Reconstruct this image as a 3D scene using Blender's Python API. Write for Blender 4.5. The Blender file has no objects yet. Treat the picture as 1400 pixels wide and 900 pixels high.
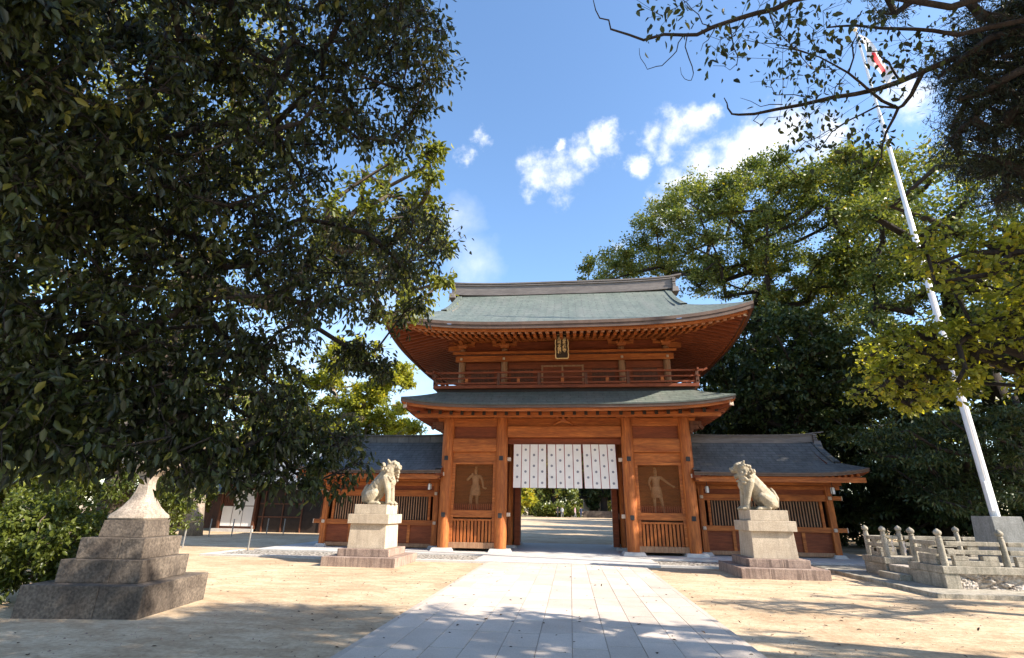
import bpy, bmesh, math, random
import numpy as np
from mathutils import Vector, Matrix
R = math.radians
rng = np.random.default_rng(7); random.seed(7)
S = bpy.context.scene; COL = S.collection

# ------------------------------------------------------------------ camera
F, CX, CY = 691.07, 700.0, 450.0
pitch, yaw, roll = 0.34323, 0.11398, -0.01542
_cy, _sy = math.cos(yaw), math.sin(yaw)
_fw = np.array([-_sy*math.cos(pitch), _cy*math.cos(pitch), math.sin(pitch)])
_rt = np.array([_cy, _sy, 0.0]); _dn = np.cross(_fw, _rt)
_cr, _sr = math.cos(roll), math.sin(roll)
CAM = np.array([_cr*_rt+_sr*_dn, -_sr*_rt+_cr*_dn, _fw]); EYE = np.array([0.21, -20.7, 1.6])
cd = bpy.data.cameras.new('camera'); cam = bpy.data.objects.new('camera', cd); COL.objects.link(cam)
cd.sensor_width = 36; cd.lens = F/1400*36; cd.clip_end = 2000; cd.clip_start = 0.05
mw = Matrix.Identity(4)
for i in range(3):
    mw[i][0], mw[i][1], mw[i][2], mw[i][3] = CAM[0][i], -CAM[1][i], -CAM[2][i], EYE[i]
cam.matrix_world = mw; S.camera = cam
def at(px, py, d):                      # the point d metres from the eye along a sight line
    v = CAM.T @ np.array([px-CX, py-CY, F]); return EYE+v*(d/np.linalg.norm(v))
def proj(P):
    c = (np.asarray(P)-EYE) @ CAM.T; z = np.where(c[..., 2] > .05, c[..., 2], 1e-3)
    return np.stack([CX+F*c[..., 0]/z, CY+F*c[..., 1]/z, c[..., 2]], -1)

# ------------------------------------------------------------------ light
SUN_EL, SUN_AZ = R(33), R(75)           # azimuth from the gate's outward normal towards +X
sdir = Vector((math.cos(SUN_EL)*math.sin(SUN_AZ), -math.cos(SUN_EL)*math.cos(SUN_AZ), math.sin(SUN_EL)))
sl = bpy.data.lights.new('sun', 'SUN'); sl.energy = 5.0; sl.angle = R(.53); sl.color = (1, .90, .76)
so = bpy.data.objects.new('sun', sl); COL.objects.link(so); so.rotation_euler = sdir.to_track_quat('Z', 'Y').to_euler()
W = bpy.data.worlds.new('World'); S.world = W; W.use_nodes = True
nt = W.node_tree; nt.nodes.clear()
def N(t, typ, **k):
    n = t.nodes.new(typ)
    for a, b in k.items():
        if a == 'ins':
            for i, v in b.items(): n.inputs[i].default_value = v
        else: setattr(n, a, b)
    return n
sky = N(nt, 'ShaderNodeTexSky', sky_type='NISHITA', sun_disc=False, sun_elevation=SUN_EL, sun_rotation=math.atan2(sdir.x, sdir.y),
        air_density=1.0, dust_density=.6, ozone_density=1.6, altitude=10)
tc = N(nt, 'ShaderNodeTexCoord')
nz1 = N(nt, 'ShaderNodeTexNoise', ins={'Scale': 9.0, 'Detail': 8.0, 'Roughness': .62})
nt.links.new(tc.outputs['Generated'], nz1.inputs['Vector'])
nz2 = N(nt, 'ShaderNodeTexNoise', ins={'Scale': 34.0, 'Detail': 7.0, 'Roughness': .65}); nt.links.new(tc.outputs['Generated'], nz2.inputs['Vector'])
nzw = N(nt, 'ShaderNodeTexNoise', ins={'Scale': 22.0, 'Detail': 6.0, 'Roughness': .6})
nt.links.new(tc.outputs['Generated'], nzw.inputs['Vector'])
vs = N(nt, 'ShaderNodeVectorMath', operation='SUBTRACT'); vs.inputs[1].default_value = (.5, .5, .5)
nt.links.new(nzw.outputs['Color'], vs.inputs[0])
vm = N(nt, 'ShaderNodeVectorMath', operation='SCALE'); vm.inputs['Scale'].default_value = .06
nt.links.new(vs.outputs[0], vm.inputs[0])
va = N(nt, 'ShaderNodeVectorMath', operation='ADD')
nt.links.new(tc.outputs['Generated'], va.inputs[0]); nt.links.new(vm.outputs[0], va.inputs[1])
def cloud(lst):
    acc = None
    for px, py, r in lst:
        c = at(px, py, 1)-EYE; e = at(px+r, py, 1)-EYE; rad = float(np.linalg.norm(c-e))
        d = N(nt, 'ShaderNodeVectorMath', operation='DISTANCE'); d.inputs[1].default_value = c
        nt.links.new(va.outputs[0], d.inputs[0])
        m = N(nt, 'ShaderNodeMapRange', ins={'From Min': 0.0, 'From Max': rad*1.9, 'To Min': 1.0, 'To Max': 0.0})
        nt.links.new(d.outputs['Value'], m.inputs['Value'])
        if acc is None: acc = m.outputs[0]
        else:
            x = N(nt, 'ShaderNodeMath', operation='MAXIMUM'); nt.links.new(acc, x.inputs[0]); nt.links.new(m.outputs[0], x.inputs[1]); acc = x.outputs[0]
    return acc
def mth(op, a, b):
    x = N(nt, 'ShaderNodeMath', operation=op)
    for i, v in enumerate((a, b)):
        if hasattr(v, 'is_output'): nt.links.new(v, x.inputs[i])
        else: x.inputs[i].default_value = v
    return x.outputs[0]
hard = cloud([(738, 238, 24), (768, 238, 28), (795, 215, 22), (825, 196, 20), (836, 182, 14), (893, 186, 20), (925, 182, 30), (955, 168, 22), (976, 155, 14), (915, 208, 16), (870, 225, 14),
              (925, 250, 22), (960, 232, 38), (1005, 215, 40), (1048, 192, 36), (1085, 180, 34), (1130, 190, 40), (634, 218, 12), (655, 190, 11), (845, 338, 11), (915, 285, 25), (765, 198, 8), (1250, 130, 40)])
soft = cloud([(430, 500, 70), (470, 540, 60), (545, 470, 60), (590, 520, 40), (648, 362, 26), (625, 300, 22)])
dens = mth('ADD', hard, mth('MULTIPLY', mth('SUBTRACT', nz1.outputs['Fac'], .5), 1.7)); dens = mth('ADD', dens, mth('MULTIPLY', mth('SUBTRACT', nz2.outputs['Fac'], .5), .9))
hm = N(nt, 'ShaderNodeMapRange', interpolation_type='SMOOTHSTEP', ins={'From Min': .22, 'From Max': 1.15}); nt.links.new(dens, hm.inputs['Value'])
gate0 = N(nt, 'ShaderNodeMapRange', ins={'From Min': 0.0, 'From Max': .12}); nt.links.new(hard, gate0.inputs['Value'])
hmask = mth('MULTIPLY', hm.outputs[0], gate0.outputs[0])
smask = mth('MULTIPLY', mth('MULTIPLY', soft, nz1.outputs['Fac']), .62)
mask = mth('MINIMUM', mth('ADD', hmask, smask), 1.0)
mx = N(nt, 'ShaderNodeMix', data_type='RGBA'); nt.links.new(mask, mx.inputs['Factor'])
SKYS = .145
hs = N(nt, 'ShaderNodeHueSaturation', ins={'Saturation': 1.10, 'Value': 1.0}); nt.links.new(sky.outputs[0], hs.inputs['Color'])
nt.links.new(hs.outputs[0], mx.inputs[6]); cr_ = N(nt, 'ShaderNodeValToRGB'); cr_.color_ramp.elements[0].position = .36; cr_.color_ramp.elements[1].position = .6
cr_.color_ramp.elements[0].color = (.66, .70, .78, 1); cr_.color_ramp.elements[1].color = (1, 1, 1, 1); nt.links.new(nz1.outputs['Fac'], cr_.inputs['Fac'])
cs_ = N(nt, 'ShaderNodeVectorMath', operation='SCALE'); cs_.inputs['Scale'].default_value = 4.5; nt.links.new(cr_.outputs['Color'], cs_.inputs[0]); nt.links.new(cs_.outputs[0], mx.inputs[7])
bg = N(nt, 'ShaderNodeBackground'); bg.inputs['Strength'].default_value = SKYS
nt.links.new(mx.outputs[2], bg.inputs['Color'])
wo = N(nt, 'ShaderNodeOutputWorld'); nt.links.new(bg.outputs[0], wo.inputs[0])
S.view_settings.view_transform = 'Standard'; S.view_settings.look = 'None'; S.view_settings.gamma = 1; S.view_settings.use_curve_mapping = False
S.view_settings.exposure = 1.33
S.cycles.max_bounces = 8; S.cycles.diffuse_bounces = 5; S.cycles.transmission_bounces = 4; S.cycles.transparent_max_bounces = 8
S.cycles.use_denoising = True; S.cycles.caustics_reflective = False; S.cycles.caustics_refractive = False

# ------------------------------------------------------------------ materials
def mat(name, c1, c2=None, scale=4, rough=.75, bump=.15, stretch=(1, 1, 1), fine=None, spec=.35, metal=0, streak=None, streak_col=None, streak_amt=.5, tint=False, detail=6, brick=None):
    m = bpy.data.materials.new(name); m.use_nodes = True; t = m.node_tree; b = t.nodes['Principled BSDF']
    b.inputs['Roughness'].default_value = rough; b.inputs['Specular IOR Level'].default_value = spec; b.inputs['Metallic'].default_value = metal
    if c2 is None: c2 = tuple(x*.7 for x in c1)
    tc = N(t, 'ShaderNodeTexCoord'); oi = N(t, 'ShaderNodeObjectInfo')
    ml = N(t, 'ShaderNodeMath', operation='MULTIPLY'); ml.inputs[1].default_value = 37.0; t.links.new(oi.outputs['Random'], ml.inputs[0])
    ad = N(t, 'ShaderNodeVectorMath', operation='ADD'); t.links.new(tc.outputs['Object'], ad.inputs[0]); t.links.new(ml.outputs[0], ad.inputs[1])
    mp = N(t, 'ShaderNodeMapping'); mp.inputs['Scale'].default_value = stretch; t.links.new(ad.outputs[0], mp.inputs['Vector'])
    nz = N(t, 'ShaderNodeTexNoise', ins={'Scale': scale, 'Detail': detail, 'Roughness': .6}); t.links.new(mp.outputs[0], nz.inputs['Vector'])
    rp = N(t, 'ShaderNodeValToRGB'); e = rp.color_ramp.elements; e[0].position = .34; e[1].position = .66; e[0].color = (*c2, 1); e[1].color = (*c1, 1)
    t.links.new(nz.outputs['Fac'], rp.inputs['Fac']); out = rp.outputs['Color']
    def blend(fac, col, mode='MIX'):
        nonlocal out
        x = N(t, 'ShaderNodeMix', data_type='RGBA', blend_type=mode); t.links.new(out, x.inputs[6])
        if hasattr(col, 'is_output'): t.links.new(col, x.inputs[7])
        else: x.inputs[7].default_value = (*col, 1)
        if hasattr(fac, 'is_output'): t.links.new(fac, x.inputs['Factor'])
        else: x.inputs['Factor'].default_value = fac
        out = x.outputs[2]
    if fine:
        n2 = N(t, 'ShaderNodeTexNoise', ins={'Scale': fine[0], 'Detail': 4.0}); t.links.new(mp.outputs[0], n2.inputs['Vector'])
        r2 = N(t, 'ShaderNodeMapRange', ins={'From Min': .35, 'From Max': .65, 'To Min': 1-fine[1], 'To Max': 1+fine[1]}); t.links.new(n2.outputs['Fac'], r2.inputs['Value'])
        blend(1.0, r2.outputs[0], 'MULTIPLY')
    if streak:
        m3 = N(t, 'ShaderNodeMapping'); m3.inputs['Scale'].default_value = streak; t.links.new(ad.outputs[0], m3.inputs['Vector'])
        n3 = N(t, 'ShaderNodeTexNoise', ins={'Scale': 1.0, 'Detail': 5.0, 'Roughness': .65}); t.links.new(m3.outputs[0], n3.inputs['Vector'])
        r3 = N(t, 'ShaderNodeMapRange', ins={'From Min': .47, 'From Max': .66, 'To Min': 0.0, 'To Max': streak_amt}); t.links.new(n3.outputs['Fac'], r3.inputs['Value'])
        blend(r3.outputs[0], streak_col)
    if brick:
        bt_ = N(t, 'ShaderNodeTexBrick', ins={'Scale': 1.0, 'Mortar Size': brick[2], 'Brick Width': brick[0], 'Row Height': brick[1], 'Color1': (1.06, 1.06, 1.06, 1), 'Color2': (.90, .91, .92, 1), 'Mortar': (.55, .55, .56, 1)}); t.links.new(tc.outputs['Object'], bt_.inputs['Vector'])
        blend(1.0, bt_.outputs['Color'], 'MULTIPLY')
    if tint:
        a = N(t, 'ShaderNodeAttribute', attribute_name='tint'); r4 = N(t, 'ShaderNodeMapRange', ins={'To Min': .86, 'To Max': 1.12}); t.links.new(a.outputs['Fac'], r4.inputs['Value'])
        blend(1.0, r4.outputs[0], 'MULTIPLY')
    t.links.new(out, b.inputs['Base Color'])
    if bump:
        bp = N(t, 'ShaderNodeBump', ins={'Strength': bump, 'Distance': .02}); t.links.new((n2 if fine else nz).outputs['Fac'], bp.inputs['Height']); t.links.new(bp.outputs[0], b.inputs['Normal'])
    return m
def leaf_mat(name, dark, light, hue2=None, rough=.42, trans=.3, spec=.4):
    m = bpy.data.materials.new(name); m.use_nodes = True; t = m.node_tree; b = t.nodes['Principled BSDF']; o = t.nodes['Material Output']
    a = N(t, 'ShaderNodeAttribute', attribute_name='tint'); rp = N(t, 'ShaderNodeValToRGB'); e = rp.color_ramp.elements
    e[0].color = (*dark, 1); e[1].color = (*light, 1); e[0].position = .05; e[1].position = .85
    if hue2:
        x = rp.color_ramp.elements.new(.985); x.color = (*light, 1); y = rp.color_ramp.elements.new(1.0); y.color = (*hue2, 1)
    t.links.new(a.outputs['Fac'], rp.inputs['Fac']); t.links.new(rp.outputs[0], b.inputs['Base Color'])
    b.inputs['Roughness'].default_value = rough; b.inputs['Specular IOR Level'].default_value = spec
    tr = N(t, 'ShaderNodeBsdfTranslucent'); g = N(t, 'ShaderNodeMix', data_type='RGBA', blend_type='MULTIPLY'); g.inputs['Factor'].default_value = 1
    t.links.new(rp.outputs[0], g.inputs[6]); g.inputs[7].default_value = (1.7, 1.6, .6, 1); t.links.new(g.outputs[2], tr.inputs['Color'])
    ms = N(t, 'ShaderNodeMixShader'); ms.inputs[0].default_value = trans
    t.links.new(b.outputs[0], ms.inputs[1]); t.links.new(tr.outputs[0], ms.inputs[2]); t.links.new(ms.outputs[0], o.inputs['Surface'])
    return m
M = {}
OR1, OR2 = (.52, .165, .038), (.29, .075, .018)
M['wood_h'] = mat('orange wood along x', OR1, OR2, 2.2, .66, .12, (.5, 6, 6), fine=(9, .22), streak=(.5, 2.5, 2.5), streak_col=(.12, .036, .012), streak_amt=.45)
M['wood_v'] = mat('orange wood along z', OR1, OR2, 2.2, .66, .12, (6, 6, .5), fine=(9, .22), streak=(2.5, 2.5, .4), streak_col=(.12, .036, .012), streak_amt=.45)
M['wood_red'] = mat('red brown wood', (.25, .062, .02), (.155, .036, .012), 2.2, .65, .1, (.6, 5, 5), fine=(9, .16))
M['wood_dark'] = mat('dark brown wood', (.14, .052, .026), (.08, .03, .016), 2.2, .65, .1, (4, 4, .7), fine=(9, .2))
M['wood_pale'] = mat('pale wood', (.40, .23, .13), (.28, .14, .075), 2.5, .7, .1, (6, 6, .6), fine=(9, .15))
M['wood_black'] = mat('blackened wood', (.035, .022, .016), (.018, .012, .01), 3, .7, .1)
M['end_pale'] = mat('pale painted beam end', (.62, .50, .40), (.5, .38, .28), 5, .7, .05)
M['iron'] = mat('black iron', (.03, .03, .033), None, 6, .5, .05)
M['copper'] = mat('green grey copper roofing', (.150, .174, .148), (.114, .136, .117), 1.6, .55, .12, (1.4, .5, .5), fine=(7, .14), spec=.4, brick=(.62, .21, .016), streak=(2.2, .35, .35), streak_col=(.20, .20, .18), streak_amt=.4)
M['copper_dark'] = mat('dull brown copper edging', (.15, .098, .072), (.10, .066, .05), 3, .6, .1)
M['ridge'] = mat('grey brown ridge cladding', (.19, .165, .15), (.135, .115, .105), 2, .6, .08, (.4, 2, 3), fine=(8, .12))
M['roof_grey'] = mat('slate grey roofing', (.145, .142, .138), (.098, .097, .094), 1.7, .6, .1, (1.2, .5, .5), fine=(7, .14), spec=.3, brick=(.5, .17, .014))
M['granite'] = mat('warm granite', (.52, .44, .34), (.42, .345, .26), 3, .85, .15, fine=(45, .16), streak=(9, 9, 1.1), streak_col=(.17, .14, .115), streak_amt=.35)
M['granite_stain'] = mat('stained granite step', (.36, .27, .22), (.24, .17, .14), 3, .9, .2, fine=(40, .2), streak=(12, 12, 1.0), streak_col=(.10, .07, .06), streak_amt=.8)
M['granite_lantern'] = mat('lantern granite', (.38, .315, .26), (.27, .22, .175), 4, .9, .25, fine=(40, .25), streak=(8, 8, 1.6), streak_col=(.09, .075, .06), streak_amt=.6)
M['granite_old'] = mat('old mossy granite', (.15, .12, .095), (.065, .05, .04), 2.2, .9, .45, fine=(26, .35), streak=(5, 5, 1.6), streak_col=(.05, .04, .034), streak_amt=.45)
M['statue'] = mat('carved granite', (.40, .345, .255), (.27, .23, .165), 5, .85, .2, fine=(60, .15), streak=(5, 5, 2.5), streak_col=(.15, .13, .10), streak_amt=.5)
M['granite_white'] = mat('pale grey granite', (.55, .53, .50), (.44, .42, .40), 3, .8, .1, fine=(50, .12))
M['rail_stone'] = mat('fence stone', (.42, .375, .305), (.27, .24, .19), 3, .9, .25, fine=(36, .22), streak=(8, 8, 1.5), streak_col=(.10, .10, .08), streak_amt=.6)
M['rough_stone'] = mat('rough faced stone', (.52, .46, .40), (.30, .25, .21), 6, .9, 1.0, fine=(14, .35))
M['paving'] = mat('pinkish granite paving', (.58, .50, .43), (.49, .415, .35), 1.3, .8, .06, fine=(60, .10), tint=True)
M['joint'] = mat('joint sand', (.42, .34, .27), (.33, .26, .20), 8, .95, .1)
M['sand'] = None
M['gravel'] = None
M['bark'] = mat('bark', (.12, .092, .07), (.055, .042, .032), 5, .9, .7, (3, 3, .7), fine=(22, .3))
M['bark_dark'] = mat('dark bark', (.045, .034, .028), (.022, .017, .014), 6, .9, .5, (3, 3, .8), fine=(20, .3))
M['bark_pale'] = mat('pale bark', (.32, .26, .20), (.19, .15, .115), 5, .9, .5, (3, 3, .8), fine=(20, .25))
M['white'] = mat('white cloth', (.80, .77, .74), (.74, .71, .68), 3, .9, .03)
M['red_tape'] = mat('dark red binding', (.30, .035, .03), None, 3, .8, .03)
M['crest'] = mat('grey blue crest dye', (.25, .25, .29), None, 3, .9, 0)
M['gold'] = mat('gilded lettering', (.92, .72, .38), (.85, .62, .30), 8, .35, .05, metal=.0, spec=.6)
M['plaque'] = mat('dark plaque board', (.05, .03, .022), None, 3, .5, .05)
M['pole'] = mat('white painted steel', (.72, .74, .78), (.66, .68, .72), 2, .28, .02, spec=.6)
M['concrete'] = mat('grey concrete', (.30, .30, .29), (.22, .22, .21), 3, .9, .15, fine=(30, .15), streak=(9, 9, 1.2), streak_col=(.12, .12, .11), streak_amt=.5)
M['flag_white'] = mat('white flag cloth', (.82, .80, .80), None, 3, .85, .02)
M['flag_red'] = mat('red flag disc', (.70, .02, .03), None, 3, .8, .02)
M['plaster'] = mat('white plaster', (.78, .77, .75), (.72, .71, .69), 3, .9, .03)
M['steel'] = mat('grey steel post', (.30, .29, .28), None, 6, .45, .03, metal=.4)
M['tile'] = mat('grey roof tile', (.20, .22, .25), (.14, .15, .175), 6, .55, .3, (3, 1, 1))
M['relief'] = mat('pale carved wood', (.50, .30, .16), (.36, .20, .10), 4, .7, .1, fine=(30, .15))
M['straw'] = mat('straw rope', (.45, .36, .2), None, 20, .9, .2)
M['rafter_end'] = mat('pinkish rafter ends', (.46, .23, .13), (.38, .17, .09), 6, .7, .05)
for n, c in dict(skin=(.55, .36, .26), hair=(.02, .016, .014), cloth_black=(.02, .02, .024), cloth_white=(.75, .76, .8), cloth_navy=(.03, .04, .11), cloth_pink=(.5, .3, .36), cloth_grey=(.28, .28, .3)).items():
    M[n] = mat(n.replace('_', ' '), c, None, 9, .8, .03)
def ground_mat():
    m = bpy.data.materials.new('raked sandy soil'); m.use_nodes = True; t = m.node_tree; b = t.nodes['Principled BSDF']; b.inputs['Roughness'].default_value = .95; b.inputs['Specular IOR Level'].default_value = .1
    tc = N(t, 'ShaderNodeTexCoord')
    def nz(s, d=6, st=(1, 1, 1), dist=0):
        mp = N(t, 'ShaderNodeMapping'); mp.inputs['Scale'].default_value = st; t.links.new(tc.outputs['Object'], mp.inputs[0])
        n = N(t, 'ShaderNodeTexNoise', ins={'Scale': s, 'Detail': d, 'Roughness': .6, 'Distortion': dist}); t.links.new(mp.outputs[0], n.inputs['Vector']); return n.outputs['Fac']
    def ramp(f, a, b_, c0, c1):
        r = N(t, 'ShaderNodeValToRGB'); e = r.color_ramp.elements; e[0].position = a; e[1].position = b_; e[0].color = (*c0, 1); e[1].color = (*c1, 1); t.links.new(f, r.inputs['Fac']); return r.outputs[0]
    def mul(x, y, mode='MULTIPLY', f=1.0):
        g = N(t, 'ShaderNodeMix', data_type='RGBA', blend_type=mode); t.links.new(x, g.inputs[6]); t.links.new(y, g.inputs[7])
        if hasattr(f, 'is_output'): t.links.new(f, g.inputs['Factor'])
        else: g.inputs['Factor'].default_value = f
        return g.outputs[2]
    base = ramp(nz(.35, 8), .36, .64, (.45, .34, .228), (.61, .49, .35))
    base = mul(base, ramp(nz(1.7, 6, (1, 2.2, 1), .6), .42, .58, (.86, .81, .76), (1.06, 1.05, 1.03)))
    base = mul(base, ramp(nz(14, 6), .36, .6, (.82, .80, .78), (1.06, 1.06, 1.06)))
    base = mul(base, ramp(nz(90, 3), .3, .62, (.84, .83, .82), (1.06, 1.06, 1.06)))
    base = mul(base, ramp(nz(34, 2), .735, .76, (1, 1, 1), (.6, .54, .48)))
    t.links.new(base, b.inputs['Base Color'])
    bp = N(t, 'ShaderNodeBump', ins={'Strength': .5, 'Distance': .03}); t.links.new(nz(11, 8), bp.inputs['Height'])
    bp2 = N(t, 'ShaderNodeBump', ins={'Strength': .35, 'Distance': .006}); t.links.new(nz(90, 3), bp2.inputs['Height']); t.links.new(bp.outputs[0], bp2.inputs['Normal'])
    t.links.new(bp2.outputs[0], b.inputs['Normal']); return m
M['sand'] = ground_mat()
def gravel_mat():
    m = bpy.data.materials.new('white pebbles'); m.use_nodes = True; t = m.node_tree; b = t.nodes['Principled BSDF']; b.inputs['Roughness'].default_value = .9
    tc = N(t, 'ShaderNodeTexCoord'); v = N(t, 'ShaderNodeTexVoronoi', ins={'Scale': 12.0, 'Randomness': 1.0}); t.links.new(tc.outputs['Object'], v.inputs['Vector'])
    r = N(t, 'ShaderNodeValToRGB'); e = r.color_ramp.elements; e[0].position = .0; e[0].color = (.70, .65, .58, 1); e[1].position = .62; e[1].color = (.13, .11, .09, 1); x = e.new(.38); x.color = (.60, .55, .48, 1)
    t.links.new(v.outputs['Distance'], r.inputs['Fac'])
    g = N(t, 'ShaderNodeMix', data_type='RGBA', blend_type='MULTIPLY'); g.inputs['Factor'].default_value = .4; t.links.new(r.outputs[0], g.inputs[6]); bw_ = N(t, 'ShaderNodeRGBToBW'); t.links.new(v.outputs['Color'], bw_.inputs[0]); t.links.new(bw_.outputs[0], g.inputs[7])
    t.links.new(g.outputs[2], b.inputs['Base Color'])
    bp = N(t, 'ShaderNodeBump', ins={'Strength': 1.0, 'Distance': .04}); bp.invert = True; t.links.new(v.outputs['Distance'], bp.inputs['Height']); t.links.new(bp.outputs[0], b.inputs['Normal']); return m
M['gravel'] = gravel_mat()
def net_mat():
    m = bpy.data.materials.new('fine wire net'); m.use_nodes = True; t = m.node_tree; o = t.nodes['Material Output']; b = t.nodes['Principled BSDF']
    b.inputs['Base Color'].default_value = (.30, .12, .04, 1); b.inputs['Roughness'].default_value = 1; b.inputs['Specular IOR Level'].default_value = 0
    tr = N(t, 'ShaderNodeBsdfTransparent'); ms = N(t, 'ShaderNodeMixShader'); ms.inputs[0].default_value = .34
    t.links.new(tr.outputs[0], ms.inputs[1]); t.links.new(b.outputs[0], ms.inputs[2]); t.links.new(ms.outputs[0], o.inputs['Surface']); return m
M['net'] = net_mat()
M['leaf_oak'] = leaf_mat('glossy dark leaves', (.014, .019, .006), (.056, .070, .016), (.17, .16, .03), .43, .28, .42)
M['leaf_lit'] = leaf_mat('olive leaves', (.06, .085, .014), (.22, .23, .035), None, .45, .35)
M['leaf_camphor'] = leaf_mat('camphor leaves', (.05, .082, .022), (.21, .235, .06), (.25, .20, .03), .4, .32)
M['leaf_yellow'] = leaf_mat('yellow green leaves', (.12, .14, .018), (.36, .36, .05), (.46, .36, .03), .45, .45)
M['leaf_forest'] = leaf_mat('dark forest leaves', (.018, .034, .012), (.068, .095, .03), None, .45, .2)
M['leaf_needle'] = leaf_mat('needle sprays', (.012, .020, .012), (.034, .046, .02), None, .55, .15)
M['leaf_bush'] = leaf_mat('bright shrub leaves', (.04, .058, .01), (.13, .155, .026), None, .4, .35)
M['leaf_litter'] = mat('fallen leaves', (.10, .06, .035), (.05, .03, .02), 9, .9, 0)

# ------------------------------------------------------------------ mesh helpers
ORG = {}
class MB:
    def __init__(s): s.v = []; s.f = []; s.m = []; s.tint = []
    def add(s, vs, fs, m=0, tint=None):
        o = len(s.v); s.v += [tuple(float(c) for c in p) for p in vs]
        for f in fs: s.f.append(tuple(i+o for i in f)); s.m.append(m); s.tint.append(.5 if tint is None else tint)
        return s
    def box(s, x0, x1, y0, y1, z0, z1, m=0, tint=None):
        return s.add([(x0, y0, z0), (x1, y0, z0), (x1, y1, z0), (x0, y1, z0), (x0, y0, z1), (x1, y0, z1), (x1, y1, z1), (x0, y1, z1)],
                     [(0, 3, 2, 1), (4, 5, 6, 7), (0, 1, 5, 4), (1, 2, 6, 5), (2, 3, 7, 6), (3, 0, 4, 7)], m, tint)
    def frus(s, cx, cy, hx0, hy0, z0, hx1, hy1, z1, m=0):
        v = [(cx+a*hx0, cy+b*hy0, z0) for a, b in ((-1, -1), (1, -1), (1, 1), (-1, 1))]+[(cx+a*hx1, cy+b*hy1, z1) for a, b in ((-1, -1), (1, -1), (1, 1), (-1, 1))]
        return s.add(v, [(0, 3, 2, 1), (4, 5, 6, 7), (0, 1, 5, 4), (1, 2, 6, 5), (2, 3, 7, 6), (3, 0, 4, 7)], m)
    def bar(s, a, b, w, h, m=0):
        a = Vector(a); b = Vector(b); d = (b-a).normalized(); up = Vector((0, 0, 1)) if abs(d.z) < .95 else Vector((0, 1, 0))
        sd = d.cross(up).normalized()*(w/2); u = sd.cross(d).normalized()*(h/2)
        v = [a-sd-u, a+sd-u, a+sd+u, a-sd+u, b-sd-u, b+sd-u, b+sd+u, b-sd+u]
        return s.add(v, [(0, 3, 2, 1), (4, 5, 6, 7), (0, 1, 5, 4), (1, 2, 6, 5), (2, 3, 7, 6), (3, 0, 4, 7)], m)
    def lathe(s, x, y, prof, seg=20, m=0, cap=True):
        v = []; f = []
        for r, z in prof:
            for k in range(seg): a = 2*math.pi*k/seg; v.append((x+r*math.cos(a), y+r*math.sin(a), z))
        for i in range(len(prof)-1):
            for k in range(seg): k2 = (k+1) % seg; f.append((i*seg+k, i*seg+k2, (i+1)*seg+k2, (i+1)*seg+k))
        if cap: f.append(tuple(range(seg-1, -1, -1))); f.append(tuple((len(prof)-1)*seg+k for k in range(seg)))
        return s.add(v, f, m)
    def tube(s, pts, rad, seg=6, m=0):
        pts = np.asarray(pts, float); n = len(pts); rad = np.broadcast_to(rad, (n,)); v = []; f = []
        d = np.gradient(pts, axis=0) if n > 2 else np.repeat(pts[1:]-pts[:1], 2, 0); d /= np.linalg.norm(d, axis=1)[:, None]+1e-9
        ref = np.array([0, 0, 1.]) if abs(d[0][2]) < .9 else np.array([1., 0, 0])
        for i in range(n):
            a = np.cross(d[i], ref); a /= np.linalg.norm(a)+1e-9; b = np.cross(a, d[i]); b /= np.linalg.norm(b)+1e-9
            for k in range(seg): t = 2*math.pi*k/seg; v.append(pts[i]+rad[i]*(a*math.cos(t)+b*math.sin(t)))
        for i in range(n-1):
            for k in range(seg): k2 = (k+1) % seg; f.append((i*seg+k, i*seg+k2, (i+1)*seg+k2, (i+1)*seg+k))
        f.append(tuple(range(seg-1, -1, -1))); f.append(tuple((n-1)*seg+k for k in range(seg)))
        return s.add(v, f, m)
    def grid(s, P, m=0, flip=False):
        nu = len(P); nv = len(P[0]); v = [p for row in P for p in row]; f = []
        for i in range(nu-1):
            for j in range(nv-1):
                q = (i*nv+j, i*nv+j+1, (i+1)*nv+j+1, (i+1)*nv+j); f.append(q[::-1] if flip else q)
        return s.add(v, f, m)
    def build(s, name, mats, parent=None, smooth=False, bevel=0, local=False, loc=None):
        me = bpy.data.meshes.new(name); o = bpy.data.objects.new(name, me); COL.objects.link(o)
        org = Vector((0, 0, 0))
        if parent is not None:
            o.parent = parent; org = ORG.get(parent.name, Vector((0, 0, 0)))
        elif loc is not None: org = Vector(loc); o.location = org
        ORG[o.name] = org
        v = s.v if local else [(a-org.x, b-org.y, c-org.z) for a, b, c in s.v]
        me.from_pydata(v, [], s.f)
        if not isinstance(mats, (list, tuple)): mats = [mats]
        for k in mats: me.materials.append(M[k])
        me.polygons.foreach_set('material_index', np.minimum(np.array(s.m, dtype=np.int32), len(mats)-1))
        if any(t != .5 for t in s.tint): me.attributes.new('tint', 'FLOAT', 'FACE').data.foreach_set('value', np.array(s.tint, dtype=np.float32))
        bm = bmesh.new(); bm.from_mesh(me)
        if bevel:
            bmesh.ops.bevel(bm, geom=[e for e in bm.edges if e.calc_face_angle(0) > .6], offset=bevel, segments=2, affect='EDGES', profile=.6)
        bmesh.ops.recalc_face_normals(bm, faces=bm.faces); bm.to_mesh(me); bm.free()
        if smooth:
            me.polygons.foreach_set('use_smooth', [True]*len(me.polygons))
            if smooth != 'all': me.set_sharp_from_angle(angle=R(40))
        return o
def tag(o, label=None, cat=None, group=None, kind=None):
    if label: o['label'] = label
    if cat: o['category'] = cat
    if group: o['group'] = group
    if kind: o['kind'] = kind
    return o
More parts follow.
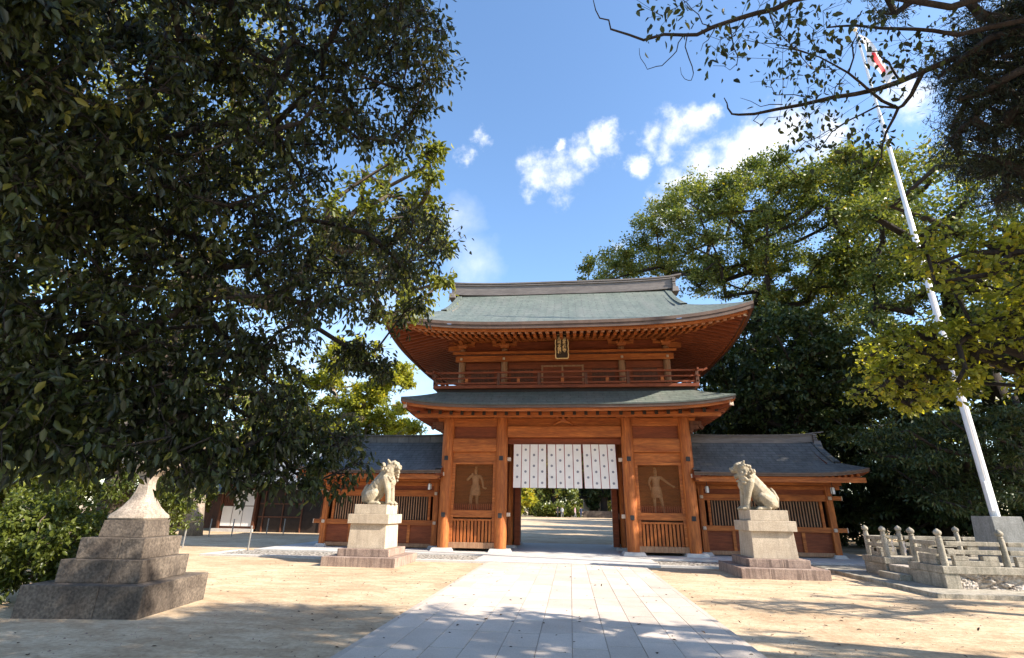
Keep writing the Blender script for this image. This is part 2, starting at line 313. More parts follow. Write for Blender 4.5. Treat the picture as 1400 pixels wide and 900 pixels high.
def thing(name, label, cat, loc, group=None, rotz=0):
    o = bpy.data.objects.new(name, None); COL.objects.link(o); o.location = loc; o.rotation_euler.z = rotz; o.empty_display_size = .3
    ORG[o.name] = Vector(loc) if not rotz else Vector((0, 0, 0)); return tag(o, label, cat, group)
def copy_tree(o, parent=None):
    c = o.copy(); COL.objects.link(c); ORG[c.name] = ORG.get(o.name, Vector())
    if parent is not None: c.parent = parent
    for ch in list(o.children): copy_tree(ch, c)
    return c
def from_eval(o, name, mats, parent=None, loc=None):
    dg = bpy.context.evaluated_depsgraph_get(); me = bpy.data.meshes.new_from_object(o.evaluated_get(dg)); old = o.data
    bpy.data.objects.remove(o); 
    n = bpy.data.objects.new(name, me); COL.objects.link(n); me.name = name; me.materials.clear()
    for k in mats: me.materials.append(M[k])
    if parent is not None: n.parent = parent
    if loc is not None: n.location = loc
    me.polygons.foreach_set('use_smooth', [True]*len(me.polygons)); return n

# ------------------------------------------------------------------ ground and paving
def ground_z(x, y): return 0 if y < 10 else .5*min(1, (y-10)/55)
xs = np.concatenate([np.linspace(-600, -40, 8), np.linspace(-30, 30, 25), np.linspace(40, 600, 8)]); ys = np.concatenate([[-300, -60], np.linspace(-30, 70, 41), [90, 150, 300, 900]])
g = MB(); g.grid([[(x, y, ground_z(x, y)) for y in ys] for x in xs]); tag(g.build('ground', 'sand', smooth='all'), kind='structure')
pv = MB(); PX0, PW, NC = -2.36, 4.68, 11; cw = PW/NC
for c in range(NC):
    y = -27+random.random()*1.2
    while y < -3.62:
        L = random.choice((.72, .85, .95, 1.1, 1.25)); y1 = min(y+L, -3.6)
        dz = random.uniform(-.0015, .0025)
        pv.box(PX0+c*cw+.005, PX0+(c+1)*cw-.005, y+.008, y1-.008, .0, .05+dz, 0, random.random()); y = y1
pv.box(PX0-.002, PX0+PW+.002, -27, -3.6, -.05, .043, 1)
tag(pv.build('path', ['paving', 'joint']), kind='structure')
pk = MB()
for x in (PX0-.09, PX0+PW+.005): pk.box(x, x+.085, -27, -3.62, -.05, .046, 0)
tag(pk.build('path_edging', 'paving'), kind='structure')
# plinth of the gate and its wings
pl = MB()
pl.box(-11.6, 11.6, -1.28, 6.0, -.1, .085)
pl.box(-2.9, 2.9, -3.0, -1.283, -.1, .07); pl.box(-2.9, 2.9, -3.45, -3.02, -.1, .062)
pl.box(-12.2, -2.903, -3.45, -3.2, -.1, .06); pl.box(2.903, 12.2, -3.3, -3.12, -.1, .06)
pl.box(-12.2, -11.95, -3.198, -1.29, -.1, .06)
tag(pl.build('plinth', 'granite_white', bevel=.008), kind='structure')
gv = MB()
gv.box(-11.945, -2.905, -3.195, -1.285, -.1, .035); gv.box(2.905, 12.2, -3.115, -1.285, -.1, .03)
tag(gv.build('gravel_bed', 'gravel'), kind='structure')
kb = MB(); kb.box(7.72, 7.86, -8.1, -3.35, -.1, .09); kb.box(7.863, 15.5, -8.1, -7.96, -.1, .09); kb.box(7.863, 15.5, -7.955, -1.6, -.1, .05)
tag(kb.build('kerb', 'rail_stone', bevel=.008), kind='structure')

# ------------------------------------------------------------------ curved roofs
def prof(v, a=.72): return a*v+(1-a)*v*v
class Roof:
    """hip-and-gable roof: eaves curve up at the corners; hips on the sides asked for"""
    def __init__(s, yf, yr, ze, zr, xl, xr, gl, gr, dg, lift, th, hl=True, hr=True, a=.72, ds=None, us=.34):
        s.__dict__.update(yf=yf, yr=yr, ze=ze, zr=zr, xl=xl, xr=xr, gl=gl, gr=gr, dg=dg, lift=lift, th=th, hl=hl, hr=hr, a=a, D=yr-yf, xc=(xl+xr)/2, hw=(xr-xl)/2, us=us)
        s.ds = ds
    def ends(s, d):
        e = min(1, d/s.dg); l = s.xl+(s.gl-s.xl)*e if s.hl else s.gl; r = s.xr+(s.gr-s.xr)*e if s.hr else s.gr
        return l, r
    def up(s, x, d):
        l, r = s.ends(d); c = (l+r)/2; t = abs(x-c)/((r-l)/2)
        if x < c and not s.hl: t *= .55
        if x > c and not s.hr: t *= .55
        return s.lift*(.12*t*t+.88*t**4)*(max(0, 1-d/s.D))**2
    def zf(s, x, d): return s.ze+(s.zr-s.ze)*prof(d/s.D, s.a)+s.up(x, d)
    def surf(s, nx=48, ny=26):
        mb = MB(); U = np.linspace(0, 1, nx); dd = sorted(set(list(np.linspace(0, s.D, ny))+[s.dg])); T = .05
        for sg in (1, -1):
            P = []
            for d in dd:
                l, r = s.ends(d); P.append([(l+(r-l)*u, s.yr+sg*(s.yf+d-s.yr), s.zf(l+(r-l)*u, d)) for u in U])
            mb.grid(P, 0, flip=sg < 0)
            for k, (q0, q1) in enumerate(((0, s.th*.45), (s.th*.45+.0, s.th))):   # eave edge band
                off = .03*k
                mb.grid([[(p[0], p[1]+sg*off, p[2]-q0) for p in P[0]], [(p[0], p[1]+sg*off, p[2]-q1) for p in P[0]]], 1+0*k)
        for side, h in ((-1, s.hl), (1, s.hr)):
            X = (lambda d: s.ends(d)[0]) if side < 0 else (lambda d: s.ends(d)[1])
            if h:
                P = []
                for e in np.linspace(0, 1, 9):
                    d = e*s.dg; y0, y1 = s.yf+d, 2*s.yr-s.yf-d; row = []
                    for u in np.linspace(-1, 1, 25):
                        y = (y0+y1)/2+(y1-y0)/2*u; z = s.ze+(s.zr-s.ze)*prof(d/s.D, s.a)+s.lift*(.12*u*u+.88*u**4)*(1-d/s.D)**2
                        row.append((X(d), y, z))
                    P.append(row)
                mb.grid(P, 0, flip=side > 0); mb.grid([P[0], [(p[0], p[1], p[2]-s.th) for p in P[0]]], 1)
            # bargeboards and gable wall
            xg = s.gl if side < 0 else s.gr; d0 = s.dg if h else 0
            A = []; ds_ = np.linspace(d0, s.D, 12)
            for sg in (1, -1):
                row = [(s.yr+sg*(s.yf+d-s.yr), s.zf(xg, d)) for d in ds_]
                mb.grid([[(xg, y, z+.05) for y, z in row], [(xg, y, z-.34) for y, z in row]], 2)
                mb.grid([[(xg, y, z-.34) for y, z in row], [(xg-side*.16, y, z-.34) for y, z in row]], 2)
                mb.grid([[(xg, y, z+.05) for y, z in row], [(xg-side*.25, y, z+.05) for y, z in row]], 0)
                mb.grid([[(xg-side*.25, y, z+.05) for y, z in row], [(xg-side*.25, y, z-.02) for y, z in row]], 0)
                if h: mb.grid([[(xg-side*.5, y, z) for y, z in row], [(xg-side*.5, y, s.ze+.55*(s.zr-s.ze)*prof(s.dg/s.D)) for y, z in row]], 2)
        return mb
    def sz(s, x, y, d): # underside height at distance d in from the eave
        return s.ze-s.th+s.us*d
    def soffit(s, wall_in, y_back=True):
        mb = MB(); D = s.ds
        for sg in (1, -1):
            P = []
            for d in np.linspace(.02, D, 6):
                l = s.xl+(d if s.hl else 0); r = s.xr-(d if s.hr else 0); row = []
                for u in np.linspace(0, 1, 40):
                    x = l+(r-l)*u; t = abs(x-(l+r)/2)/((r-l)/2); row.append((x, s.yr+sg*(s.yf+d-s.yr), s.sz(0, 0, d)+s.lift*(.12*t*t+.88*t**4)*(1-d/D)**1.5*(1 if (s.hl if u < .5 else s.hr) else .1)))
                P.append(row)
            mb.grid(P)
        for side, h in ((-1, s.hl), (1, s.hr)):
            if not h: continue
            P = []
            for d in np.linspace(.02, D, 6):
                x = s.xl+d if side < 0 else s.xr-d; y0, y1 = s.yf+d, 2*s.yr-s.yf-d
                P.append([(x, (y0+y1)/2+(y1-y0)/2*u, s.sz(0, 0, d)+s.lift*(.12*u*u+.88*u**4)*(1-d/D)**1.5) for u in np.linspace(-1, 1, 30)])
            mb.grid(P)
        return mb
    def lift_at(s, t, d): return s.lift*(.12*t*t+.88*t**4)*max(0, 1-d/s.ds)**1.5
    def rafters_front(s, sp, w, h, d0, d1, drop, mend=1, tilt=0):
        mb = MB(); n = int((s.xr-s.xl-.4)/sp); x0 = s.xc-(n-1)*sp/2
        for i in range(n):
            x = x0+i*sp; m = min(x-s.xl if s.hl else 9, s.xr-x if s.hr else 9); dd1 = min(d1, m) if m < d1 else d1
            if dd1 <= d0+.1: continue
            def pt(d):
                l = s.xl+(d if s.hl else 0); r = s.xr-(d if s.hr else 0); t = min(1, abs(x-(l+r)/2)/((r-l)/2)); return (x, s.yf+d, s.sz(0, 0, d)+s.lift_at(t, d)-drop-h/2)
            a, b = pt(d0), pt(dd1); mb.bar(a, b, w, h, 0)
            mb.box(x-w/2-.002, x+w/2+.002, a[1]-.012, a[1]+.03, a[2]-h/2-.012, a[2]+h/2+.002, 1)
        return mb
    def rafters_side(s, side, sp, w, h, d0, d1, drop):
        mb = MB(); y0, y1 = s.yf, 2*s.yr-s.yf; n = int((y1-y0-.4)/sp); ys_ = s.yr-(n-1)*sp/2
        for i in range(n):
            y = ys_+i*sp; m = min(y-y0, y1-y); dd1 = min(d1, m)
            if dd1 <= d0+.1: continue
            def pt(d):
                a, b = y0+d, y1-d; t = min(1, abs(y-(a+b)/2)/((b-a)/2)); return ((s.xl+d) if side < 0 else (s.xr-d), y, s.sz(0, 0, d)+s.lift_at(t, d)-drop-h/2)
            mb.bar(pt(d0), pt(dd1), w, h, 0)
        return mb

# ------------------------------------------------------------------ the two-storey gate
gate = thing('shrine_gate', 'large two-storey orange wooden gate with green grey copper roofs at the end of the path', 'gate', (0, 2.4, 0.085))
CXS = (-4.71, -2.49, 2.49, 4.71); RY = (0, 2.4, 4.8)
for y in RY:
    for x in CXS:
        MB().frus(x, y, .42, .42, .083, .36, .36, .2).build('column_base', 'granite_white', gate, bevel=.012)
        r = .235
        c = MB().lathe(x, y, [(r*.96, .2), (r, .5), (r, 4.2), (r*.94, 5.12)], 28, 0).build('column', 'wood_v', gate, smooth=True)
        if y == 0:
            for z in (1.38, 3.52):    # black iron wedges in the columns
                MB().box(x-.075, x+.075, -.262, -.2, z-.085, z+.085).build('wedge', 'iron', c)
# ground-storey side bays
def side_bay(s):
    x0, x1 = (-4.71, -2.49) if s < 0 else (2.49, 4.71); a, b = x0+.2, x1-.2
    MB().box(a, b, -.06, .10, 4.80, 5.14).build('tie_beam', 'wood_h', gate, bevel=.012)
    MB().box(a, b, .03, .09, 4.33, 4.797).build('plank_band', 'wood_red', gate)
    w = MB(); w.box(a, b, -.12, .10, 3.78, 4.32); w.build('waist_beam', 'wood_h', gate, bevel=.06)
    MB().box(a, b, .02, .12, 3.40, 3.775).build('frieze_board', 'wood_h', gate)
    fr = MB()
    for X in (a+.02, b-.14): fr.box(X, X+.12, -.03, .12, .40, 3.397)
    fr.box(a+.143, b-.143, -.03, .12, 1.30, 1.56); fr.box(a+.143, b-.143, -.03, .12, 3.30, 3.397); fr.box(a+.143, b-.143, -.03, .12, 1.17, 1.24)
    fr.build('panel_frame', 'wood_h', gate, bevel=.01)
    MB().box(a, b, -.07, .13, .19, .397).build('sill_beam', 'wood_pale', gate, bevel=.01)
    sl_ = MB(); n = 11; w_ = (b-a-.30)/n
    for i in range(n):
        xx = a+.15+w_*(i+.5); sl_.box(xx-.045, xx+.045, .0, .07, .40, 1.168)
    sl_.build('slatted_panel', 'wood_v', gate, bevel=.006)
    bk = MB(); bk.box(a, b, .20, .24, .2, 1.3); bk.build('backing_board', 'wood_dark', gate)
    nic = MB(); nic.box(a, b, .78, .82, 1.3, 4.0); nic.box(a-.0, a+.03, .13, .775, 1.3, 4.0); nic.box(b-.03, b, .13, .775, 1.3, 4.0); nic.box(a+.033, b-.033, .13, .775, 1.40, 1.50); nic.box(a+.033, b-.033, .13, .775, 3.5, 3.54)
    nic.build('niche', 'wood_red', gate)
    lr = MB()
    for i in range(19):
        xx = a+.17+(b-a-.34)*i/18; lr.box(xx-.018, xx+.018, .0, .03, 1.562, 1.80)
    lr.build('paling', 'wood_red', gate)
    MB().grid([[(a+.143, .045, 1.56), (a+.143, .045, 3.3)], [(b-.143, .045, 1.56), (b-.143, .045, 3.3)]]).build('net_screen', 'net', gate)
    # inner side of the passage
    X = -2.49 if s < 0 else 2.49
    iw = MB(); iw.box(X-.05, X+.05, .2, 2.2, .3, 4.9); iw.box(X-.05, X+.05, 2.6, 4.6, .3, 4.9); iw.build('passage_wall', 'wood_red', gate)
    ib = MB(); ib.box(X-.09, X+.09, .2, 2.2, 1.25, 1.5); ib.build('side_rail', 'wood_h', gate); MB().box(X-.09, X+.09, .2, 2.2, 3.5, 3.8).build('side_rail', 'wood_h', gate); MB().box(X-.09, X+.09, 2.6, 4.6, 1.25, 1.5).build('side_rail', 'wood_h', gate)
    d = MB(); xd = X-s*.32; d.box(xd-.045, xd+.045, 2.55, 4.5, .2, 4.0); dd = d.build('door_leaf', 'wood_dark', gate)
    e = MB(); e.box(xd-.06, xd+.06, 2.55, 2.75, .21, 3.98); e.box(xd-.06, xd+.06, 4.3, 4.5, .21, 3.98); e.build('stile', 'wood_red', dd)
    bb = MB(); bb.box(x0-.02, x0+.04, .2, 4.6, .2, 5.1) if s < 0 else bb.box(x1-.04, x1+.02, .2, 4.6, .2, 5.1); bb.build('end_wall', 'wood_red', gate)
    bw = MB(); bw.box(a, b, 4.72, 4.8, .2, 5.1); bw.build('rear_wall', 'wood_red', gate)
    j = MB(); xj = X-s*.42; j.box(xj-.12, xj+.12, 2.28, 2.52, .2, 4.2); j.build('door_post', 'wood_red', gate, bevel=.01)
    for z in (1.42, 3.5):
        k = MB(); xk = X-s*.30; k.box(xk-.07, xk+.07, -.05, .07, z-.07, z+.07); k.build('beam_nose', 'end_pale', gate, bevel=.012)
side_bay(-1); side_bay(1)
MB().box(-2.27, 2.27, -.15, .13, 4.37, 4.80).build('lintel', 'wood_h', gate, bevel=.04)
MB().box(-2.27, 2.27, .02, .08, 4.803, 5.14).build('plank_band', 'wood_h', gate)
MB().box(-2.27, 2.27, .16, .32, 4.12, 4.36).build('curtain_beam', 'wood_red', gate, bevel=.01)
MB().box(-2.2, 2.2, 2.3, 2.5, 4.0, 4.4).build('door_lintel', 'wood_red', gate)
MB().box(-2.2, 2.2, 2.36, 2.42, 4.403, 5.31).build('transom', 'wood_dark', gate)
MB().box(-2.27, 2.27, .20, .26, 4.362, 5.30).build('transom', 'wood_red', gate)
def kaerumata(x, y, z, w, h, par, nm='frog_leg_strut'):
    mb = MB(); pts = []
    for i in range(13):
        t = -1+2*i/12; pts.append((x+w*t, y, z+h*(1-abs(t)**1.6)*.9+.03))
    mb.tube(pts, [.03+.05*(1-abs(-1+2*i/12)) for i in range(13)], 6, 0); mb.box(x-.09, x+.09, y-.09, y+.09, z+h*.8, z+h*1.12); mb.build(nm, 'wood_h', par)
kaerumata(0, -.05, 4.80, .42, .22, gate)
MB().box(-5.0, 5.0, .0, 4.8, 5.32, 5.36).build('ceiling', 'wood_red', gate)
# plate over the columns, with a bracket on every front column
MB().box(-5.45, 5.45, -.13, .13, 5.17, 5.31).build('wall_plate', 'wood_h', gate, bevel=.01)
MB().box(-5.6, 5.6, -.72, -.5, 5.22, 5.36).build('eave_purlin', 'wood_h', gate, bevel=.01)
for s in (-1, 1):
    MB().box(s*4.71-.13, s*4.71+.13, -.75, 5.5, 5.17, 5.305).build('wall_plate', 'wood_h', gate, bevel=.01)
def bracket(x, y, z, par, corner=0, sc=1.0, m='wood_h'):
    b = MB(); q = sc
    b.frus(x, y, .13*q, .13*q, z, .19*q, .19*q, z+.10*q)
    b.frus(x, y, .19*q, .19*q, z+.10*q, .19*q, .19*q, z+.17*q)
    b.box(x-.46*q, x+.46*q, y-.065*q, y+.065*q, z+.09*q, z+.20*q)
    b.bar((x, y, z+.15*q), (x, y-.62*q, z+.17*q), .13*q, .12*q)
    for t in (-.40, 0, .40): b.frus(x+t*q, y, .07*q, .08*q, z+.20*q, .10*q, .10*q, z+.29*q)
    b.frus(x, y-.56*q, .07*q, .07*q, z+.23*q, .10*q, .10*q, z+.31*q)
    if corner: b.bar((x, y, z+.15*q), (x+corner*.62*q, y, z+.17*q), .13*q, .12*q); b.bar((x, y, z+.17*q), (x+corner*.6*q, y-.6*q, z+.21*q), .12*q, .12*q); b.bar((x, y, z+.02), (x+corner*.55*q, y, z+.02), .16*q, .2*q)
    return b.build('bracket', m, par)
for s in (-1, 1):
    for y in (0, 4.8):
        k = MB(); x = s*4.93; k.frus(x+s*.03, y, .05, .11, 4.52, .13, .13, 4.68); k.box(min(x, x+s*.34), max(x, x+s*.34), y-.11, y+.11, 4.682, 4.86); k.box(min(x, x+s*.46), max(x, x+s*.46), y-.10, y+.10, 4.862, 5.0); k.bar((x+s*.36, y, 4.86), (x+s*.52, y, 4.70), .16, .12); k.build('carved_nose', 'wood_dark', gate, bevel=.02)
bracket(0, -.12, 4.98, gate, 0, .62)
for x in CXS: bracket(x, -.02, 5.02, gate, (-1 if x < -4 else 1 if x > 4 else 0), .8)
# lower roof
lr = Roof(-1.8, 2.4, 5.40, 7.55, -6.28, 6.28, -3.9, 3.9, 2.3, .28, .16, ds=1.7, a=.88, us=.03)
lo = MB(); U = np.linspace(0, 1, 50)
for sg in (1, -1):
    P = []
    for d in np.linspace(0, 1.75, 9):
        l, r = -6.28+d*.95, 6.28-d*.95; P.append([(l+(r-l)*u, 2.4+sg*(-1.8+d-2.4), 5.40+.50*d+.04*d*d+.30*(.1*abs(2*u-1)**2+.9*abs(2*u-1)**5)*(1-d/1.75)**1.5) for u in U])
    lo.grid(P, 0, flip=sg < 0); lo.grid([P[0], [(a, b, c-.055) for a, b, c in P[0]]], 0); lo.grid([[(a, b+sg*.03, c-.055) for a, b, c in P[0]], [(a, b+sg*.03, c-.17) for a, b, c in P[0]]], 1)
for side in (-1, 1):
    P = []
    for d in np.linspace(0, 1.75, 9):
        P.append([(side*(6.28-d*.95), 2.4+(4.2-d)*u, 5.40+.50*d+.04*d*d+.30*(.1*u*u+.9*abs(u)**5)*(1-d/1.75)**1.5) for u in np.linspace(-1, 1, 25)])
    lo.grid(P, 0, flip=side > 0); lo.grid([P[0], [(a, b, c-.17) for a, b, c in P[0]]], 1)
lro = lo.build('lower_roof', ['copper', 'copper_dark'], gate, smooth=True)
lr.lift = .30
lr.soffit(0).build('soffit', 'wood_h', lro)
fs = MB()
for u0 in range(49):
    pa = []
    for u in (U[u0], U[u0+1]):
        l, r = -6.2, 6.2; pa.append((l+(r-l)*u, .30*(.1*abs(2*u-1)**2+.9*abs(2*u-1)**5)))
    (xa, za), (xb, zb) = pa
    fs.add([(xa, -1.70, 5.13+za), (xb, -1.70, 5.13+zb), (xb, -1.70, 5.226+zb), (xa, -1.70, 5.226+za), (xa, -1.6, 5.13+za), (xb, -1.6, 5.13+zb)], [(0, 1, 2, 3), (0, 4, 5, 1)])
fs.build('eave_fascia', 'wood_h', lro)
rf = MB(); rn = MB()
for i in range(27):
    x = -5.72+i*.44; t = abs(x)/6.2; z = 5.16+.30*(.1*t*t+.9*t**5)*.6
    rf.bar((x, -1.15, z-.02), (x, .1, z+.06), .10, .12); rn.box(x-.062, x+.062, -1.19, -1.10, z-.095, z+.055)
rf.build('rafter_row', 'wood_h', lro); rn.build('rafter_nose', 'wood_black', lro, bevel=.02)
MB().box(-5.9, 5.9, -1.02, -.94, 5.02, 5.20).build('eave_board', 'wood_h', lro)
for s in (-1, 1):
    h = MB(); h.bar((s*4.7, .1, 5.22), (s*6.12, -1.62, 5.40), .17, .2); hr_ = h.build('hip_rafter', 'wood_red', lro)
    e = MB(); e.bar((s*6.12, -1.62, 5.40), (s*6.15, -1.66, 5.404), .18, .21); e.build('end_cap', 'end_pale', hr_)
    sr = MB()
    for i in range(19): y = -1.0+i*.38; sr.bar((s*6.05, y, 5.16+.1*abs((y-2.4)/4)**4), (s*4.75, y, 5.24), .09, .11)
    sr.build('rafter_row', 'wood_red', lro)
# balcony
bal = MB(); bal.box(-5.35, 5.35, -.62, 5.42, 6.27, 6.40); balc = bal.build('balcony', 'wood_red', gate, bevel=.01)
MB().box(-5.2, 5.2, -.48, -.42, 5.95, 6.268).build('shade_board', 'wood_black', balc)  # black wood here and in the joist paints the shadow below the deck
MB().box(-4.5, 4.5, -.42, .3, 6.02, 6.266).build('floor_joist', 'wood_black', balc)
for s in (-1, 1):
    pass
for z, hh, ex, nm in ((6.94, .075, .28, 'top_rail'), (6.71, .055, .12, 'middle_rail'), (6.49, .07, .06, 'bottom_rail')):
    for yy in (-.55, 5.35):
        b = MB(); b.box(-5.3-ex, 5.3+ex, yy-.035, yy+.035, z-hh/2, z+hh/2)
        if nm == 'top_rail':
            for s in (-1, 1): b.bar((s*(5.3+ex), yy, z), (s*(5.3+ex+.14), yy, z+.07), .07, hh)
        b.build(nm, 'wood_red', balc)
    for s in (-1, 1):
        b = MB(); b.box(s*5.3-.034, s*5.3+.034, -.55-ex, -.59, z-hh/2, z+hh/2); b.box(s*5.3-.034, s*5.3+.034, -.51, 5.31, z-hh/2, z+hh/2); b.build(nm, 'wood_red', balc)
for yy in (-.55, 5.35):
    for x in (-5.3, -2.62, -.95, .95, 2.62, 5.3):
        MB().box(x-.06, x+.06, yy-.06, yy+.06, 6.4, 6.90).build('rail_post', 'wood_dark', balc, bevel=.008)
    for x in (-3.96, -1.8, 0, 1.8, 3.96):
        MB().box(x-.06, x+.06, yy-.03, yy+.03, 6.525, 6.68).build('rail_strut', 'wood_h', balc)
for s in (-1, 1):
    for y in (.9, 2.4, 3.9): MB().box(s*5.3-.06, s*5.3+.06, y-.06, y+.06, 6.4, 6.90).build('rail_post', 'wood_dark', balc)
# upper storey
UX = (-4.36, -2.5, 2.5, 4.36)
for x in UX:
    for y in (.3, 4.5):
        MB().lathe(x, y, [(.14, 6.3), (.14, 8.2)], 20).build('upper_column', 'wood_pale', gate, smooth=True)  # paler wood than the ground-storey columns
    bracket(x, .28, 8.24, gate, (-1 if x < -4 else 1 if x > 4 else 0), 1.15)
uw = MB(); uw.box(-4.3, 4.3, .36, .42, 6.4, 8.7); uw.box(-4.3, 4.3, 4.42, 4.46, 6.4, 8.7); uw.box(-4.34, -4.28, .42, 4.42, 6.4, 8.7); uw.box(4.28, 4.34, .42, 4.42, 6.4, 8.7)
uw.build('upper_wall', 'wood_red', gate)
for (x0, x1) in ((-4.2, -2.66), (-2.34, 2.34), (2.66, 4.2)):
    MB().box(x0, x1, .30, .355, 8.10, 8.52).build('plank_band', 'wood_red', gate)
    MB().box(x0, x1, .30, .355, 7.30, 7.595).build('plank_band', 'wood_red', gate)
MB().box(-4.62, 4.62, .08, .14, 7.60, 7.86).build('waist_beam', 'wood_h', gate, bevel=.01)
MB().box(-4.75, 4.75, .06, .15, 7.95, 8.05).build('head_beam', 'wood_h', gate, bevel=.01)
MB().box(-4.5, 4.5, .14, .2, 7.865, 7.945).build('plank_band', 'wood_dark', gate)
for x in UX: MB().bar((x, .075, 7.72), (x, .03, 7.72), .11, .11).build('nail_cover', 'end_pale', gate, bevel=.03)
for x0, x1 in ((-3.95, -2.95), (2.95, 3.95), (-2.2, -1.25), (1.25, 2.2)):
    MB().box(x0, x1, .335, .37, 6.75, 7.45).build('wall_panel', 'wood_dark', gate)
dw = MB(); dw.box(-.86, .86, .29, .35, 6.45, 7.46); dr = dw.build('upper_door', 'wood_red', gate)
d = MB()
for x in (-.9, -.04, .82): d.box(x, x+.08, .25, .33, 6.45, 7.46)
d.box(-.82, -.043, .26, .325, 7.38, 7.45); d.box(.043, .817, .26, .325, 7.38, 7.45); d.build('door_frame', 'wood_pale', dr)
MB().box(-5.1, 5.1, -.30, -.12, 8.62, 8.76).build('eave_purlin', 'wood_h', gate, bevel=.01)
MB().box(-4.6, 4.6, .14, .34, 8.55, 8.68).build('wall_plate', 'wood_h', gate)
for s in (-1, 1): MB().box(s*4.9-.09, s*4.9+.09, -.5, 5.3, 8.60, 8.74).build('eave_purlin', 'wood_h', gate, bevel=.01)
# upper roof
ur = Roof(-3.0, 2.4, 8.26, 11.72, -6.72, 6.72, -5.22, 5.22, 2.35, .60, .27, ds=2.75, a=.74, us=.24)
ur.xl, ur.xr = -6.95, 6.95
uro = ur.surf().build('upper_roof', ['copper', 'copper_dark', 'ridge'], gate, smooth=True)
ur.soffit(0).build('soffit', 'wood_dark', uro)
fa = MB(); nn = 60
for dd0, z0, z1, yo in ((.16, -.235, -.335, 0),):
    for i in range(nn):
        q = []
        for x in (-6.75+13.5*i/nn, -6.75+13.5*(i+1)/nn):
            t = abs(x)/6.8; q.append((x, ur.ze+z0+.02+ur.lift_at(min(1, t), dd0)))
        (xa, za), (xb, zb) = q
        fa.add([(xa, -3+dd0, za-.11), (xb, -3+dd0, zb-.11), (xb, -3+dd0, zb), (xa, -3+dd0, za), (xa, -3+dd0+.12, za-.11), (xb, -3+dd0+.12, zb-.11)], [(0, 1, 2, 3), (0, 4, 5, 1)])
for s in (-1, 1):
    for i in range(40):
        q = []
        for y in (-2.82+10.44*i/40, -2.82+10.44*(i+1)/40):
            t = abs(y-2.4)/5.25; q.append((y, ur.ze-.215+ur.lift_at(min(1, t), .16)))
        (ya, za), (yb, zb) = q; X = s*(6.95-.16)
        fa.add([(X, ya, za-.11), (X, yb, zb-.11), (X, yb, zb), (X, ya, za)], [(0, 1, 2, 3)])
fa.build('eave_fascia', 'wood_h', uro)
ur.rafters_front(.26, .12, .13, .32, 1.5, .035).build('rafter_row', ['wood_h', 'rafter_end'], uro)
ur.rafters_front(.26, .12, .13, 1.15, 2.9, .10).build('rafter_row', ['wood_h', 'wood_h'], uro)
for s in (-1, 1):
    ur.rafters_side(s, .26, .11, .12, .28, 2.5, .03).build('rafter_row', 'wood_red', uro)
    h = MB(); h.bar((s*4.3, .35, 8.72), (s*6.70, -2.66, 8.52), .20, .24); hh = h.build('hip_rafter', 'wood_red', uro)
    e = MB(); e.bar((s*6.70, -2.66, 8.52), (s*6.725, -2.69, 8.518), .21, .25); e.build('end_cap', 'end_pale', hh)
def ridge(x0, x1, y, z0, z1, par, endl=True, endr=True, sweep=.12, w=.34, m='ridge'):
    mb = MB(); n = 30; X = np.linspace(x0, x1, n); xc = (x0+x1)/2; hw = (x1-x0)/2
    up = lambda x: sweep*abs((x-xc)/hw)**4
    H = z1-z0
    for wy, a, b in ((w, 0, H*.10), (w*.82, H*.10, H*.76), (w*1.12, H*.76, H*.84), (w*.9, H*.84, H*.90), (w*1.25, H*.90, H)):
        P = [[(x, y-wy/2, z0+a+up(x)) for x in X], [(x, y-wy/2, z0+b+up(x)) for x in X], [(x, y+wy/2, z0+b+up(x)) for x in X], [(x, y+wy/2, z0+a+up(x)) for x in X]]
        mb.grid(P+[P[0]], 0)
        for k in (0, n-1): mb.add([p[k] for p in P], [(0, 1, 2, 3)])
    o = mb.build('ridge', m, par)
    for s, on in ((-1, endl), (1, endr)):
        if not on: continue
        x = x0 if s < 0 else x1; e = MB(); zz = z0+sweep
        for k in range(4): e.box(*sorted((x, x+s*.16)), y-w*.75+.02*(k % 2), y+w*.75-.02*(k % 2), zz+H*(.08+.2*k), zz+H*(.08+.2*k+.15))
        e.box(*sorted((x, x+s*.10)), y-w*.5, y+w*.5, zz, zz+H*.95)
        e.frus(x+s*.12, y, .16, w*.95, zz-.22, .13, w*.8, zz+H*.08)
        e.bar((x-s*.1, y, zz+H*.94), (x+s*.46, y, zz+H*1.10), w*1.2, H*.12)
        e.build('ridge_end', m, o, bevel=.012)
    return o
ridge(-5.33, 5.33, 2.4, 11.64, 12.30, uro)
# black wooden step of the plinth front for the upper roof gable
# plaque
pq = thing('name_plaque', 'small dark plaque with two columns of gold characters under the upper eaves', 'plaque', (0, -.25, 7.68))
b = MB(); b.add([(-.23, -.30, 7.74), (.23, -.30, 7.74), (.23, -.44, 8.68), (-.23, -.44, 8.68), (-.23, -.26, 7.74), (.23, -.26, 7.74), (.23, -.40, 8.68), (-.23, -.40, 8.68)], [(0, 1, 2, 3), (7, 6, 5, 4), (0, 4, 5, 1), (1, 5, 6, 2), (2, 6, 7, 3), (3, 7, 4, 0)])
b.build('board', 'plaque', pq)
fr = MB()
for k in range(8):
    z = 7.72+k*.125; y = -.305-.14*(z-7.74)/.94
    for s in (-1, 1): fr.bar((s*(.255+.018*(k % 2)), y, z), (s*(.255+.018*((k+1) % 2)), y-.018, z+.125), .035, .05)
fr.bar((-.27, -.45, 8.71), (.27, -.45, 8.71), .05, .04); fr.bar((-.2, -.30, 7.70), (.2, -.30, 7.70), .05, .04); fr.bar((-.255, -.305, 7.73), (-.2, -.3, 7.69), .05, .04); fr.bar((.255, -.305, 7.73), (.2, -.3, 7.69), .05, .04)
fr.build('frame', 'gold', pq)
